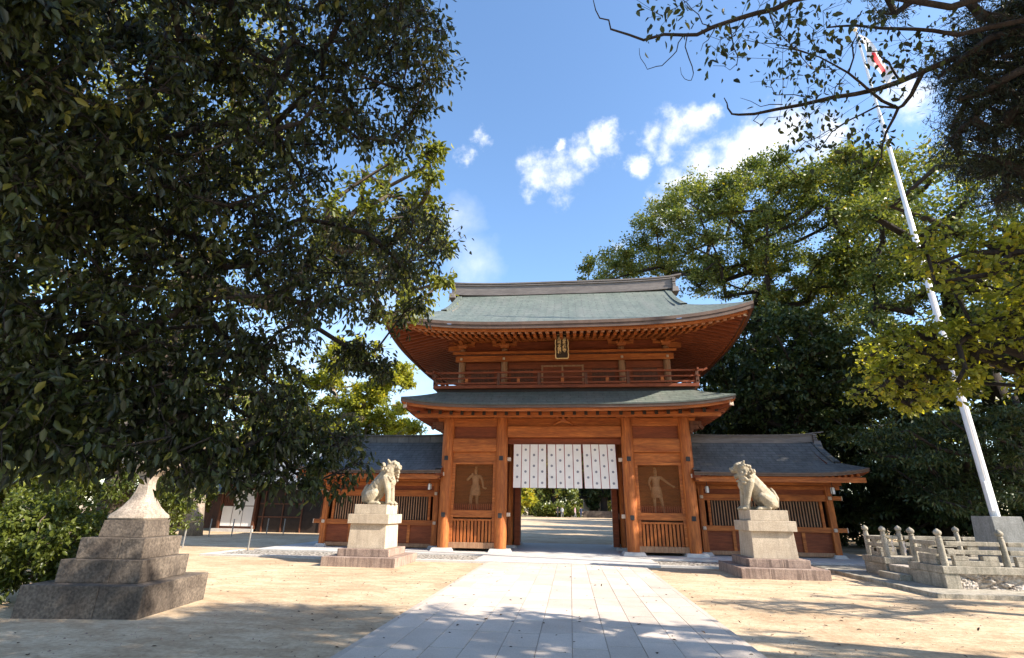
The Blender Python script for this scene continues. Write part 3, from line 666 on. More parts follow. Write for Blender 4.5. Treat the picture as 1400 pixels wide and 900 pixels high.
def letters(txt, size, name, par, loc, rot, m, local_mesh=True):
    cu = bpy.data.curves.new(name, 'FONT'); cu.body = txt; cu.size = size; cu.align_x = 'CENTER'; cu.align_y = 'TOP'; cu.extrude = .006; cu.space_line = .82; cu.offset = size*.045
    o = bpy.data.objects.new(name, cu); COL.objects.link(o); n = from_eval(o, name, [m])
    n.data.polygons.foreach_set('use_smooth', [False]*len(n.data.polygons)); n.parent = par; n.location = Vector(loc)-ORG[par.name]; n.rotation_euler = rot; return n
tilt = R(90)+math.atan2(.14, .94)
letters('\n'.join('日本總鎮守'), .155, 'lettering', pq, (.105, -.452, 8.60), (tilt, 0, 0), 'gold')
letters('\n'.join('大山積大明神'), .148, 'lettering', pq, (-.105, -.452, 8.63), (tilt, 0, 0), 'gold')
pq.location.z -= .12
# curtains
def curtain(x0, x1, first, label, lean=0):
    o = MB(); n = 4; w = (x1-x0)/n; z0, z1 = 2.42, 4.10; rows = 8
    def pos(x, z, off=0):
        t = (z1-z)/(z1-z0); return (x+lean*t*.07, .10-off+.025*math.sin(x*9+1)*t-.02*t, z)
    for i in range(n):
        a, b = x0+i*w, x0+(i+1)*w
        for (p, q, mm) in ((a, a+.015, 1), (a+.015, b-.015, 0), (b-.015, b, 1)):
            cs = 1 if mm else 5
            o.grid([[pos(p+(q-p)*k/cs, z1+(z0-z1)*r/rows) for r in range(rows+1)] for k in range(cs+1)], mm)
        odd = (i+first) % 2; zs = (3.68, 3.26, 2.83) if not odd else (3.89, 3.47, 3.04, 2.61)
        for z in zs:
            cx_ = (a+b)/2; P = [pos(cx_, z, .006)]
            for k in range(32):
                an = 2*math.pi*k/32; r = .052*(.78+.22*abs(math.cos(4*an))); P.append(pos(cx_+r*math.cos(an), z+r*math.sin(an), .006))
            o.add(P, [(0, 1+k, 1+(k+1) % 32) for k in range(32)], 2)
    ob = o.build('noren_curtain', ['white', 'red_tape', 'crest'], None, loc=((x0+x1)/2, .1, 4.1)); return tag(ob, label, 'curtain', 'white curtains hanging in the gateway')
curtain(-2.03, -.70, 0, 'white crested curtain at the left of the gateway, beside the inner left column', -.2)
curtain(-.668, .69, 0, 'white crested curtain in the middle of the gateway, between two narrow gaps', .1)
curtain(.735, 2.03, 0, 'white crested curtain at the right of the gateway, flaring out at its lower right corner', .5)

# ------------------------------------------------------------------ figures
def figure(name, J, E, mats, root='pelvis', zsplit=None, sub=2, scale=1, parent=None, loc=None, mirror=1):
    ks = list(J); me = bpy.data.meshes.new(name); me.from_pydata([(J[k][0]*scale*mirror, J[k][1]*scale, J[k][2]*scale) for k in ks], [(ks.index(a), ks.index(b)) for a, b in E], [])
    o = bpy.data.objects.new(name, me); COL.objects.link(o); mo = o.modifiers.new('s', 'SKIN'); mo.use_smooth_shade = True
    sv = me.skin_vertices[0].data
    for i, k in enumerate(ks):
        r = J[k][3]; r = (r, r) if not isinstance(r, tuple) else r; sv[i].radius = (r[0]*scale, r[1]*scale); sv[i].use_root = (k == root)
    sm = o.modifiers.new('d', 'SUBSURF'); sm.levels = sub; sm.render_levels = sub
    n = from_eval(o, name, mats, parent, loc)
    if zsplit:
        for p in n.data.polygons: p.material_index = zsplit(p.center/scale)
    return n
def body(pose):
    """joints of a standing figure 1.7 m tall facing -Y; pose overrides"""
    J = dict(pelvis=(0, 0, .92, (.15, .11)), waist=(0, 0, 1.06, (.135, .095)), chest=(0, 0, 1.28, (.165, .11)), neck=(0, 0, 1.44, .055), chin=(0, -.02, 1.51, .07), skull=(0, -.01, 1.60, (.078, .092)), crown=(0, 0, 1.665, .055))
    for s, n in ((-1, 'l'), (1, 'r')):
        J.update({n+'hip': (s*.09, 0, .86, .09), n+'knee': (s*.10, -.01, .48, .058), n+'ankle': (s*.10, .01, .09, .042), n+'toe': (s*.115, -.15, .035, .035),
                  n+'sh': (s*.19, 0, 1.38, .062), n+'elbow': (s*.25, .02, 1.11, .042), n+'wrist': (s*.26, -.04, .87, .028), n+'palm': (s*.262, -.055, .81, .032)})
    J.update(pose)
    E = [('pelvis', 'waist'), ('waist', 'chest'), ('chest', 'neck'), ('neck', 'chin'), ('chin', 'skull'), ('skull', 'crown')]
    for n in 'lr':
        E += [('pelvis', n+'hip'), (n+'hip', n+'knee'), (n+'knee', n+'ankle'), (n+'ankle', n+'toe'), ('chest', n+'sh'), (n+'sh', n+'elbow'), (n+'elbow', n+'wrist'), (n+'wrist', n+'palm')]
        w = Vector(J[n+'wrist'][:3]); p = Vector(J[n+'palm'][:3]); d = (p-w).normalized(); sd = d.cross(Vector((0, 1, .3))).normalized()
        for k, (off, L) in enumerate(((-.024, .062), (-.008, .075), (.008, .07), (.023, .055))):
            q = p+sd*off+d*L+Vector((0, -.012, 0)); J[n+'f%d' % k] = (*q, .009); E.append((n+'palm', n+'f%d' % k))
        q = p+sd*-.055+d*.012+Vector((0, -.02, 0)); J[n+'thumb'] = (*q, .010); E.append((n+'palm', n+'thumb'))
    return J, E
def guardian(label, x, pose, mir=1):
    st = thing('guardian_figure', label, 'statue', (x, .45, 1.5), 'carved guardian figures in the gate niches')
    J, E = body(pose); f_ = figure('body', J, E, ['relief'], scale=1.0, parent=st, mirror=mir); 
    sk = MB(); sk.lathe(0, 0, [(.20, .62), (.215, .72), (.18, .95), (.16, 1.02)], 20); o = sk.build('loincloth', 'relief', st, smooth=True, local=True); o.scale = (1, .75, 1)
    tk = MB(); tk.lathe(0, .0, [(.035, 1.66), (.05, 1.70), (.03, 1.75)], 12); tk.build('topknot', 'relief', st, smooth=True, local=True)
guardian('pale carved guardian in the left niche, one fist raised to its shoulder', -3.6, dict(lelbow=(-.36, -.04, 1.20, .05), lwrist=(-.16, -.12, 1.36, .04), lpalm=(-.13, -.13, 1.42, .045), relbow=(.30, .0, 1.12, .05), rwrist=(.33, -.08, .92, .036), rpalm=(.42, -.1, .90, .04),
     rknee=(.08, -.03, .48, .065), lknee=(-.18, -.02, .50, .07), lankle=(-.16, .02, .1, .045), ltoe=(-.20, -.12, .035, .04)))
guardian('pale carved guardian in the right niche, one arm stretched out low to the side', 3.55, dict(relbow=(.40, -.02, 1.20, .05), rwrist=(.58, -.06, 1.06, .036), rpalm=(.65, -.07, 1.03, .042), lelbow=(-.27, .05, 1.15, .05), lwrist=(-.20, .08, .98, .036), lpalm=(-.18, .08, .93, .04),
     rknee=(.17, -.03, .48, .065), rankle=(.22, .0, .09, .045), rtoe=(.24, -.14, .035, .04)))

# ------------------------------------------------------------------ wing galleries
def wing(s, label):
    w = thing('wing_gallery', label, 'building', (s*7.5, 2.0, .085))
    X = lambda a: s*a
    def bx(n, x0, x1, y0, y1, z0, z1, m, bevel=.008, par=w):
        a, b = sorted((X(x0), X(x1))); return MB().box(a, b, y0, y1, z0, z1).build(n, m, par, bevel=bevel)
    for x in (5.27, 9.97):
        for y in (.8, 3.2):
            MB().frus(X(x), y, .24, .24, .083, .17, .17, .2).build('column_base', 'granite_white', w, bevel=.01)
            bx('column', x-.11, x+.11, y-.11, y+.11, .2, 2.62, 'wood_v')
    bx('head_beam', 5.38, 9.86, .73, .87, 2.06, 2.30, 'wood_h'); bx('mid_rail', 5.38, 9.86, .72, .88, .95, 1.14, 'wood_h'); bx('sill_beam', 5.38, 9.86, .74, .86, .12, .26, 'wood_pale')
    bx('frieze_board', 5.38, 9.86, .79, .83, 2.302, 2.62, 'wood_red', 0); bx('wall_plate', 5.0, 10.4, .70, .90, 2.48, 2.62, 'wood_h')
    bx('wainscot', 5.38, 9.86, .80, .83, .262, .948, 'wood_red', 0)
    bx('upper_board', 5.0, 10.2, .84, .87, 2.622, 3.35, 'wood_red', 0); bx('upper_board', 5.0, 10.2, 3.2, 3.23, 2.602, 3.35, 'wood_dark', 0)
    for x in (6.35, 7.6, 8.85): bx('post', x-.06, x+.06, .76, .795, .262, .948, 'wood_h')
    bx('post', 7.5, 7.7, .75, .87, 1.142, 2.058, 'wood_h')
    for a, b in ((5.62, 7.42), (7.78, 9.58)):
        fr = bx('lattice_window', a-.06, b+.06, .86, .88, 1.142, 2.058, 'wood_black', 0)
        l = MB(); n = 17
        for i in range(n):
            xx = X(a+(b-a)*(i+.5)/n); l.box(xx-.016, xx+.016, .775, .825, 1.145, 2.055)
        l.build('bar', 'wood_pale', fr)
        for q in (a-.12, b+.02):
            bx('jamb', q, q+.10, .755, .845, 1.142, 2.058, 'wood_h')
    bx('rear_wall', 5.1, 9.9, 3.2, 3.26, .2, 2.6, 'wood_dark', 0); bx('end_wall', 9.98, 10.02, .92, 3.1, .2, 2.6, 'wood_dark', 0)
    for z in (1.045, 2.18):
        for x in (5.27, 9.97):
            k = MB(); k.bar((X(x), .62, z), (X(x), .69, z), .13, .13); k.build('nail_cover', 'end_pale', w, bevel=.03)
        k = MB(); k.bar((X(10.08), .8, z), (X(10.42), .8, z), .12, .16); bn = k.build('beam_nose', 'wood_h', w, bevel=.01)
        k = MB(); k.bar((X(10.42), .8, z), (X(10.45), .8, z), .13, .17); k.build('end_cap', 'end_pale', bn)
    for x in (5.27, 7.6, 9.97):
        b = bracket(X(x), .8, 2.58, w, 0, .55)
    xo, xi = 11.05, 4.85
    if s > 0: rr = Roof(-.4, 2.0, 3.03, 4.5, xi, xo, xi, 10.45, .72, .20, .13, hl=False, hr=True, ds=1.15, us=.1, a=.62)
    else: rr = Roof(-.4, 2.0, 3.03, 4.5, -xo, -xi, -10.45, -xi, .72, .20, .13, hl=True, hr=False, ds=1.15, us=.1, a=.62)
    ro = rr.surf(36, 16).build('roof', ['roof_grey', 'copper_dark', 'wood_red'], w, smooth=True)
    rr.soffit(0).build('soffit', 'wood_h', ro)
    rr.rafters_front(.22, .085, .09, .18, 1.2, .02).build('rafter_row', ['wood_h', 'wood_h'], ro)
    fb = MB(); a, b = sorted((X(4.9), X(10.9)))
    fb.box(a, b, -.30, -.22, 2.70, 2.885); fb.build('eave_fascia', 'wood_h', ro)
    fb = MB(); a, b = sorted((X(5.05), X(10.3))); fb.box(a, b, .28, .42, 2.62, 2.76); fb.build('eave_purlin', 'wood_h', ro)
    a, b = sorted((X(4.98), X(10.28)))
    ridge(a, b, 2.0, 4.36, 4.72, ro, s < 0, s > 0, .08, .3, 'ridge' if s > 0 else 'roof_grey')
    for y, z in ((-.28, 2.9), (.35, 2.68)):
        k = MB(); k.bar((X(5.1), y, z), (X(4.78), y, z), .1, .13); pn = k.build('purlin_end', 'wood_red', ro)
        k = MB(); k.bar((X(4.78), y, z), (X(4.755), y, z), .11, .14); k.build('end_cap', 'end_pale', pn)
    return w
wing(-1, 'low wooden gallery left of the gate, roof in blue shade, behind the closed-mouth lion')
wing(1, 'low wooden gallery right of the gate, roof dappled with sun, behind the open-mouth lion')
def eave_lamp(x, label):
    t = thing('eave_lamp', label, 'lamp', (x, .1, 2.3), 'small white lamps under the gallery eaves')
    b = MB(); b.lathe(x, .1, [(.055, 2.31), (.075, 2.34), (.075, 2.52), (.05, 2.55)], 10); b.build('shade', 'white', t, smooth=True)
    r = MB()
    for k in range(4): a = math.pi/4+k*math.pi/2; r.box(x+.078*math.cos(a)-.008, x+.078*math.cos(a)+.008, .1+.078*math.sin(a)-.008, .1+.078*math.sin(a)+.008, 2.31, 2.55)
    r.build('cage', 'iron', t); MB().box(x-.008, x+.008, .092, .108, 2.55, 2.72).build('hanger', 'iron', t)
eave_lamp(-5.41, 'small white lamp hanging under the left gallery eave, beside the gate')
eave_lamp(5.38, 'small white lamp hanging under the right gallery eave, beside the gate')
eave_lamp(9.87, 'small white lamp hanging at the far right end of the right gallery')

# ------------------------------------------------------------------ lion pedestals and lions
def pedestal(x, y, label):
    p = thing('stone_pedestal', label, 'pedestal', (x, y, 0), 'granite pedestals of the lion pair')
    a = MB(); h = 1.1
    a.box(x-h, x-.36, y-h, y+h, -.05, .25); a.box(x-.357, x+.41, y-h, y+h, -.05, .25); a.box(x+.413, x+h, y-h, y+h, -.05, .25); a.build('lower_step', 'granite_stain', p, bevel=.012)
    a = MB(); h = .78; a.box(x-h, x+.1, y-h, y+h, .252, .45); a.box(x+.103, x+h, y-h, y+h, .252, .45); a.build('upper_step', 'granite_stain', p, bevel=.012)
    a = MB(); a.frus(x, y, .58, .58, .452, .555, .555, 1.14); a.build('shaft', 'granite', p, bevel=.008)
    a = MB(); a.box(x-.635, x+.635, y-.635, y+.635, 1.142, 1.41); a.build('cap', 'granite', p, bevel=.010)
    a = MB(); a.box(x-.51, x+.51, y-.51, y+.51, 1.412, 1.69); a.build('top_block', 'granite', p, bevel=.010); return p
pedestal(-5.85, -4.4, 'stepped granite pedestal in front of the left gallery, carrying the closed-mouth lion')
pedestal(5.70, -4.5, 'stepped granite pedestal in front of the right gallery, carrying the open-mouth lion')
def sph(bm, c, r, q=None):
    m = Matrix.Translation(Vector(c)) @ (q.to_4x4() if q is not None else Matrix.Identity(4)) @ Matrix.Diagonal((*((r, r, r) if not isinstance(r, tuple) else r), 1))
    bmesh.ops.create_icosphere(bm, subdivisions=2, radius=1, matrix=m)
def chain(bm, pts):
    for (p, r), (q, s) in zip(pts[:-1], pts[1:]):
        p, q = Vector(p), Vector(q); n = max(2, int((q-p).length/(min(r, s)*.45)))
        for i in range(n+1): t = i/n; sph(bm, p.lerp(q, t), r+(s-r)*t)
def lion(x, y, z, face, mouth, label, turn):
    st = thing('guardian_lion', label, 'statue', (x, y, z), 'stone guardian lions flanking the path')
    bm = bmesh.new(); rs = random.Random(3 if mouth else 5)
    chain(bm, [((-.30, 0, .27), .26), ((-.16, 0, .44), .27), ((.00, 0, .64), .27), ((.14, 0, .82), .26), ((.22, 0, .98), .235), ((.26, 0, 1.08), .21)])      # trunk
    chain(bm, [((.22, 0, .80), .21), ((.29, 0, .68), .19), ((.27, 0, .58), .16)])                                                    # deep chest
    sph(bm, (-.36, 0, .20), (.2, .26, .2))
    for s in (-1, 1):
        chain(bm, [((.20, s*.17, .76), .15), ((.28, s*.18, .50), .115), ((.32, s*.18, .30), .092), ((.34, s*.18, .12), .085), ((.35, s*.18, .06), .092)])
        chain(bm, [((.34, s*.18, .06), .08), ((.43, s*.18, .05), .062)])
        for k in (-1, 0, 1): chain(bm, [((.42, s*.18+k*.045, .045), .04), ((.485, s*.18+k*.055, .034), .033)])
        chain(bm, [((-.26, s*.20, .22), .19), ((-.12, s*.255, .33), .135), ((-.07, s*.265, .36), .11)])                               # thigh, knee up
        chain(bm, [((-.08, s*.27, .30), .10), ((-.20, s*.28, .10), .07), ((-.22, s*.28, .06), .065)])
        chain(bm, [((-.20, s*.275, .055), .06), ((.05, s*.275, .05), .055)])
        for k in (-1, 0, 1): chain(bm, [((.03, s*.275+k*.04, .042), .036), ((.10, s*.275+k*.05, .032), .03)])
    # tail, upright against the back
    for k in (-1, 0, 1): chain(bm, [((-.50, k*.04, .12), .07), ((-.52, k*.07, .32), .075), ((-.47, k*.06, .50), .05), ((-.43, k*.04, .60), .022)])
    # head
    hq = Matrix.Rotation(turn, 3, 'Z'); H = Vector((.32, 0, 1.12))
    def hp(p): return H+hq @ (Vector(p)*1.14)
    chain(bm, [(hp((-.10, 0, -.14)), .20), (hp((-.02, 0, .0)), .19), (hp((.04, 0, .06)), .165)])
    chain(bm, [(hp((.10, 0, .02)), .12), (hp((.20, 0, .0)), .095)])                       # muzzle
    sph(bm, hp((.265, 0, .035)), .042); 
    for s in (-1, 1):
        sph(bm, hp((.12, s*.085, .115)), .058); sph(bm, hp((.185, s*.075, .07)), .032)    # brow, eye
        sph(bm, hp((.23, s*.05, -.01)), .05); chain(bm, [(hp((-.02, s*.15, .15)), .05), (hp((-.05, s*.18, .21)), .028)])   # lips, ears
    if mouth: chain(bm, [(hp((.04, 0, -.14)), .085), (hp((.16, 0, -.155)), .055)])
    else: chain(bm, [(hp((.06, 0, -.10)), .10), (hp((.19, 0, -.085)), .065)])
    # mane curls
    for k in range(95):
        a = rs.uniform(-math.pi, math.pi); hgt = rs.uniform(-.34, .20); rad = .235+.03*math.cos(hgt*6)
        if abs(a) < 1.05 and hgt > -.17: continue
        if hgt > .13: continue
        if abs(a) < .5 and hgt < -.3: continue
        sph(bm, hp((-.04+rad*math.cos(a)*(.95 if hgt > -.1 else .85), rad*math.sin(a)*.98, hgt-.02)), rs.uniform(.034, .056))
    for k in range(34): u = rs.random(); sph(bm, (.09-.13*u, rs.uniform(-.16, .16), 1.08-.24*u), rs.uniform(.03, .042))
    me = bpy.data.meshes.new('body'); bm.to_mesh(me); bm.free()
    if face < 0:
        for v in me.vertices: v.co.x = -v.co.x
    o = bpy.data.objects.new('body', me); COL.objects.link(o); rm = o.modifiers.new('r', 'REMESH'); rm.mode = 'VOXEL'; rm.voxel_size = .0105
    sm = o.modifiers.new('s', 'SMOOTH'); sm.factor = .5; sm.iterations = 1
    return from_eval(o, 'body', ['statue'], st)
lion(-5.78, -4.4, 1.69, 1, False, 'seated stone lion facing right with closed mouth and curled mane', -.22)
lion(5.60, -4.5, 1.69, -1, True, 'seated stone lion facing left with open mouth and curled mane', .12)

# ------------------------------------------------------------------ stone lantern at the left
ln = thing('stone_lantern', 'large old stone lantern on a stepped base at the left, upper half hidden by branches', 'lantern', (-7.17, -12.17, 0), rotz=.14)
def tier(n, h, z0, z1, m='granite_old'):
    a = MB(); c = h*.28; a.box(-h, c, -h, h, z0, z1); a.box(c+.003, h, -h, -.1*h, z0, z1); a.box(c+.003, h, -.1*h+.003, h, z0, z1); return a.build(n, m, ln, bevel=.012, local=True)
tier('step', .905, -.05, .44); tier('step', .635, .442, .77); tier('step', .51, .772, 1.08); MB().frus(0, 0, .36, .36, 1.082, .335, .335, 1.34).build('plinth', 'granite_old', ln, bevel=.012, local=True)
def square_loft(n, prof_, m='granite_old'):
    a = MB(); rings = []
    for h, z in prof_:
        k = .82; rings.append([(h*px_, h*py_, z) for px_, py_ in ((-1, -k), (-k, -1), (k, -1), (1, -k), (1, k), (k, 1), (-k, 1), (-1, k))])
    a.grid([r+[r[0]] for r in rings]); a.add(rings[-1], [tuple(range(8))]); a.add(rings[0], [tuple(range(8))]); return a.build(n, m, ln, local=True, smooth=True)
square_loft('shaft', [(.325, 1.342), (.345, 1.375), (.335, 1.42), (.285, 1.47), (.215, 1.56), (.155, 1.68), (.115, 1.81), (.098, 1.92), (.10, 2.0), (.115, 2.06)], 'granite_lantern')
square_loft('bowl', [(.12, 2.062), (.17, 2.12), (.33, 2.24), (.36, 2.30), (.36, 2.36), (.3, 2.38)], 'granite')
fb = MB()
for sx in (-1, 1):
    for sy in (-1, 1): fb.box(min(sx*.14, sx*.24), max(sx*.14, sx*.24), min(sy*.14, sy*.24), max(sy*.14, sy*.24), 2.382, 2.76)
fb.box(-.237, .237, -.237, .237, 2.382, 2.45); fb.box(-.237, .237, -.237, .237, 2.69, 2.757); fb.build('fire_box', 'granite', ln, local=True, bevel=.008)
square_loft('cap', [(.56, 2.78), (.60, 2.86), (.45, 2.93), (.28, 3.05), (.16, 3.22), (.12, 3.26)]); 
MB().lathe(0, 0, [(.06, 3.262), (.13, 3.34), (.14, 3.42), (.09, 3.52), (.015, 3.62)], 16).build('finial', 'granite_old', ln, smooth=True, local=True)

# ------------------------------------------------------------------ flagpole enclosure on the right
en = thing('stone_enclosure', 'raised stone platform with a post and rail stone fence around the flagpole', 'fence', (11.5, -5.15, 0))
EX0, EX1, EY0, EY1 = 8.72, 14.3, -6.86, -3.5; SX0, SX1 = -5.62, -4.6   # stair gap on the west side
a = MB(); a.box(EX0+.06, EX1-.06, EY0+.10, EY1-.06, .0, .36); plo = a.build('platform', 'rough_stone', en)
a = MB(); nx, nz = 150, 12; G_ = []; rk = np.random.default_rng(4); cen = np.stack([rk.uniform(EX0, EX1, 46), rk.uniform(0, .36, 46)*2.0], 1)
for i in range(nx+1):
    row = []
    for j in range(nz+1):
        x = EX0+.06+(EX1-EX0-.12)*i/nx; z = .36*j/nz; dd = np.sort(np.hypot(cen[:, 0]-x, cen[:, 1]-z*2.0)); e_ = min(1, (dd[1]-dd[0])/.10)
        row.append((x, EY0+.10-.075*e_-.03*rk.random()*e_, z))
    G_.append(row)
a.grid(G_); a.build('rubble_face', 'rough_stone', plo)
for y0, y1 in ((EY0-.02, SX0-.03), (SX1+.03, EY1)): MB().box(EX0-.02, EX0+.3, y0, y1, .05, .358).build('side_block', 'rail_stone', en, bevel=.01)
a = MB(); a.box(EX0-.04, EX1, EY0-.04, SX0, .362, .52); a.box(EX0-.04, EX1, SX1, EY1+.04, .362, .52); a.box(EX0+.62, EX1, SX0+.003, SX1-.003, .362, .52); a.build('coping', 'rail_stone', en, bevel=.012)
for k in range(2):
    a = MB(); a.box(EX0-.28+.3*k, EX0+.6, SX0+.03, SX1-.03, .05+.15*k, .2+.15*k-.003); a.build('stair_step', 'rail_stone', en, bevel=.01)
def fpost(x, y):
    p = MB().lathe(x, y, [(.072, .52), (.068, 1.08), (.06, 1.10), (.056, 1.13), (.066, 1.15), (.045, 1.17), (.074, 1.195), (.086, 1.23), (.08, 1.262), (.05, 1.295), (.018, 1.318), (.0, 1.332)], 16, 0, False).build('post', 'rail_stone', en, smooth=True)
def frail(x0, y0, x1, y1):
    for z, h, n in ((1.0, .095, 'top_rail'), (.82, .10, 'middle_rail')):
        a = MB(); a.bar((x0, y0, z), (x1, y1, z), .10 if n == 'middle_rail' else .12, h); a.build(n, 'rail_stone', en, bevel=.012)
    v = Vector((x1-x0, y1-y0, 0)); L = v.length; v /= L
    a = MB(); a.bar((x0+v.x*.1, y0+v.y*.1, .58), (x1-v.x*.1, y1-v.y*.1, .58), .11, .115)
    for t in (.0, 1.0):
        q = .1+.16; c = (x0+v.x*q, y0+v.y*q) if t == 0 else (x1-v.x*q, y1-v.y*q); a.bar((c[0]-v.x*.16, c[1]-v.y*.16, .69), (c[0]+v.x*.16, c[1]+v.y*.16, .69), .105, .10)
    a.build('bottom_rail', 'rail_stone', en, bevel=.01)
    n = max(1, int(L/1.3)+0)
    for k in range(n):
        t = (k+.5)/n; c = (x0+(x1-x0)*t, y0+(y1-y0)*t); a = MB(); a.bar((c[0]-v.x*.12, c[1]-v.y*.12, .91), (c[0]+v.x*.12, c[1]+v.y*.12, .91), .09, .082); a.build('strut', 'rail_stone', en)
corners = [(EX0+.12, EY0+.10), (10.17, EY0+.10), (11.55, EY0+.10), (12.95, EY0+.10), (EX1-.12, EY0+.10)]
back = [(EX0+.12, EY1-.10), (9.75, EY1-.10), (11.3, EY1-.10), (12.9, EY1-.10), (EX1-.12, EY1-.10)]
for row in (corners, back):
    for p in row: fpost(*p)
    for p, q in zip(row[:-1], row[1:]): frail(p[0]+.09, p[1], q[0]-.09, q[1])
wp = [(EX0+.12, SX0-.12), (EX0+.12, SX1+.12)]
for p in wp: fpost(*p)
frail(EX0+.12, EY0+.19, EX0+.12, SX0-.21); frail(EX0+.12, SX1+.21, EX0+.12, EY1-.19); frail(EX1-.12, EY0+.19, EX1-.12, EY1-.19)
rp = [(EX0+.12, SX0-.12+(SX1-SX0+.24)*t, 1.07-.10*math.sin(math.pi*t)) for t in np.linspace(.07, .93, 11)]
tag(MB().tube(rp, .014, 6).build('straw_rope', 'straw', None, smooth=True, loc=(EX0+.12, SX0, 1.0)), 'thin straw rope strung across the stair gap of the stone enclosure', 'rope')
for k, (t, lb) in enumerate(((.30, 'folded white paper streamer hanging from the rope, nearer the front post'), (.72, 'folded white paper streamer hanging from the rope, nearer the rear post'))):
    y = SX0-.12+(SX1-SX0+.24)*t; z = 1.07-.10*math.sin(math.pi*t)-.012; s = MB(); x = EX0+.12
    for q in range(4): s.add([(x, y-.05+.03*(q % 2), z-.075*q), (x+.004, y+.04+.03*(q % 2), z-.075*q), (x+.012, y+.055+.03*(q % 2), z-.075*(q+1)), (x+.004, y-.045+.03*(q % 2), z-.075*(q+1))], [(0, 1, 2, 3)])
    tag(s.build('paper_streamer', 'white', None, loc=(x, y, z)), lb, 'streamer', 'paper streamers on the rope')
PXY = (11.40, -5.1)
fp = thing('flagpole', 'tall white steel flagpole on a square concrete block at the right', 'flagpole', (*PXY, .52))
a = MB(); a.frus(PXY[0], PXY[1], .42, .42, .52, .36, .36, 1.62); a.build('base_block', 'concrete', fp, bevel=.015)
a = MB(); a.lathe(PXY[0], PXY[1], [(.105, 1.62), (.10, 6), (.088, 6.05), (.08, 11), (.066, 11.06), (.058, 15), (.045, 15.05), (.04, 18.9)], 20); a.build('pole', 'pole', fp, smooth=True)
MB().lathe(PXY[0], PXY[1], [(.0, 18.9), (.06, 18.95), (.075, 19.0), (.06, 19.05), (.0, 19.09)], 12, 0, False).build('finial', 'gold', fp, smooth=True)
MB().tube([(PXY[0]-.07, PXY[1]-.11, 2.2), (PXY[0]-.07, PXY[1]-.10, 8), (PXY[0]-.03, PXY[1]-.1, 18.8)], .012, 5).build('halyard', 'white', fp)
a = MB(); a.box(PXY[0]-.155, PXY[0]-.09, PXY[1]-.16, PXY[1]-.06, 1.75, 2.5); a.build('winch', 'pole', fp, bevel=.01)
fl = MB(); nu, nv = 30, 14; P = []
for i in range(nu+1):
    u = i/nu; row = []
    for j in range(nv+1):
        v = j/nv; x = .06+1.0*(1-math.exp(-1.6*u))*(.55+.45*(1-v))+.10*math.sin(9*u+3*v); y = -.05+.14*math.sin(11*u+1.5*v)*u-.1*u
        z = 18.7-1.35*v*(1-.25*u)-2.15*u**1.15*(1-.12*v); row.append((PXY[0]+x*.85, PXY[1]+y, z))
    P.append(row)
fl.grid(P)
for k, f_ in enumerate(fl.f):
    i, j = divmod(k, nv); u, v = (i+.5)/nu*1.5, (j+.5)/nv
    if (u-.75)**2+(v-.5)**2 < .30**2: fl.m[k] = 1
tag(fl.build('national_flag', ['flag_white', 'flag_red'], None, smooth='all', loc=(PXY[0], PXY[1], 17)), 'white flag with a red disc hanging limp at the top of the flagpole', 'flag')

# ------------------------------------------------------------------ left background: posts, house, trees' trunks
def bpost(x, y, label, h=.86):
    t = thing('barrier_post', label, 'post', (x, y, 0), 'metal barrier posts left of the gate')
    MB().lathe(x, y, [(.03, 0), (.03, h)], 10).build('shaft', 'steel', t, smooth=True); MB().lathe(x, y, [(.038, h), (.038, h+.03), (.01, h+.045)], 10).build('cap', 'steel', t, smooth=True)
for x, y, lb in ((-15.07, -.53, 'grey barrier post furthest left, close to the lantern steps'), (-19.1, 6.6, 'grey barrier post right of the pale tree trunk'), (-18.1, 7.05, 'grey barrier post in front of the white paper doors'),
                 (-11.54, -1.77, 'nearest and tallest-looking barrier post, left of the gravel strip'), (-17.5, 9.4, 'grey barrier post before the dark house wall, left one of two'), (-16.36, 9.2, 'grey barrier post before the dark house wall, right one of two')): bpost(x, y, lb)
hs_ = thing('timber_house', 'old dark timber house with white paper doors and a grey tiled roof at far left', 'house', (-21, 14, 0))
HX0, HX1, HY = -27.3, -13.0, 12.2
MB().box(-19.9, HX1, HY, HY+5, 0, 3.3).build('wall', 'wood_black', hs_)
dw = MB(); dw.box(-22.6, -20.0, HY-.1, HY+4, .18, 3.1); dwo = dw.build('wall', 'wood_dark', hs_)
a = MB()
for i in range(3):
    for j, (z0, z1) in enumerate(((.35, 1.55), (1.6, 2.55))):
        if i == 0 and j: continue
        a.box(-22.35+i*.72, -22.35+i*.72+.67, HY-.14, HY-.103, z0, z1)
a.build('paper_door', 'plaster', dwo)
a = MB()
for k in range(5): a.box(-22.35+k*.14, -22.31+k*.14, HY-.14, HY-.10, 1.62, 2.55); a.box(-22.36, -21.7, HY-.145, HY-.12, 1.62+k*.2, 1.645+k*.2)
a.build('lattice', 'wood_dark', dwo)
for x in (-22.55, -20.2): MB().box(x, x+.15, HY-.2, HY-.1, .2, 3.0).build('door_post', 'wood_dark', dwo)
MB().box(-22.7, -20.0, HY-.45, HY-.15, .0, .2).build('doorstep', 'granite_white', hs_)
a = MB()
for k in range(5): a.box(-19.6+k*1.3, -19.52+k*1.3, HY-.06, HY, 0, 3.2)
for z in (.9, 1.7): a.box(-19.9, -17.0, HY-.05, HY-.01, z, z+.08)
a.build('batten', 'wood_dark', hs_)
a = MB(); a.box(-18.4, -13.2, HY-.05, HY-.005, 2.62, 3.2); a.build('plaster_band', 'plaster', hs_)
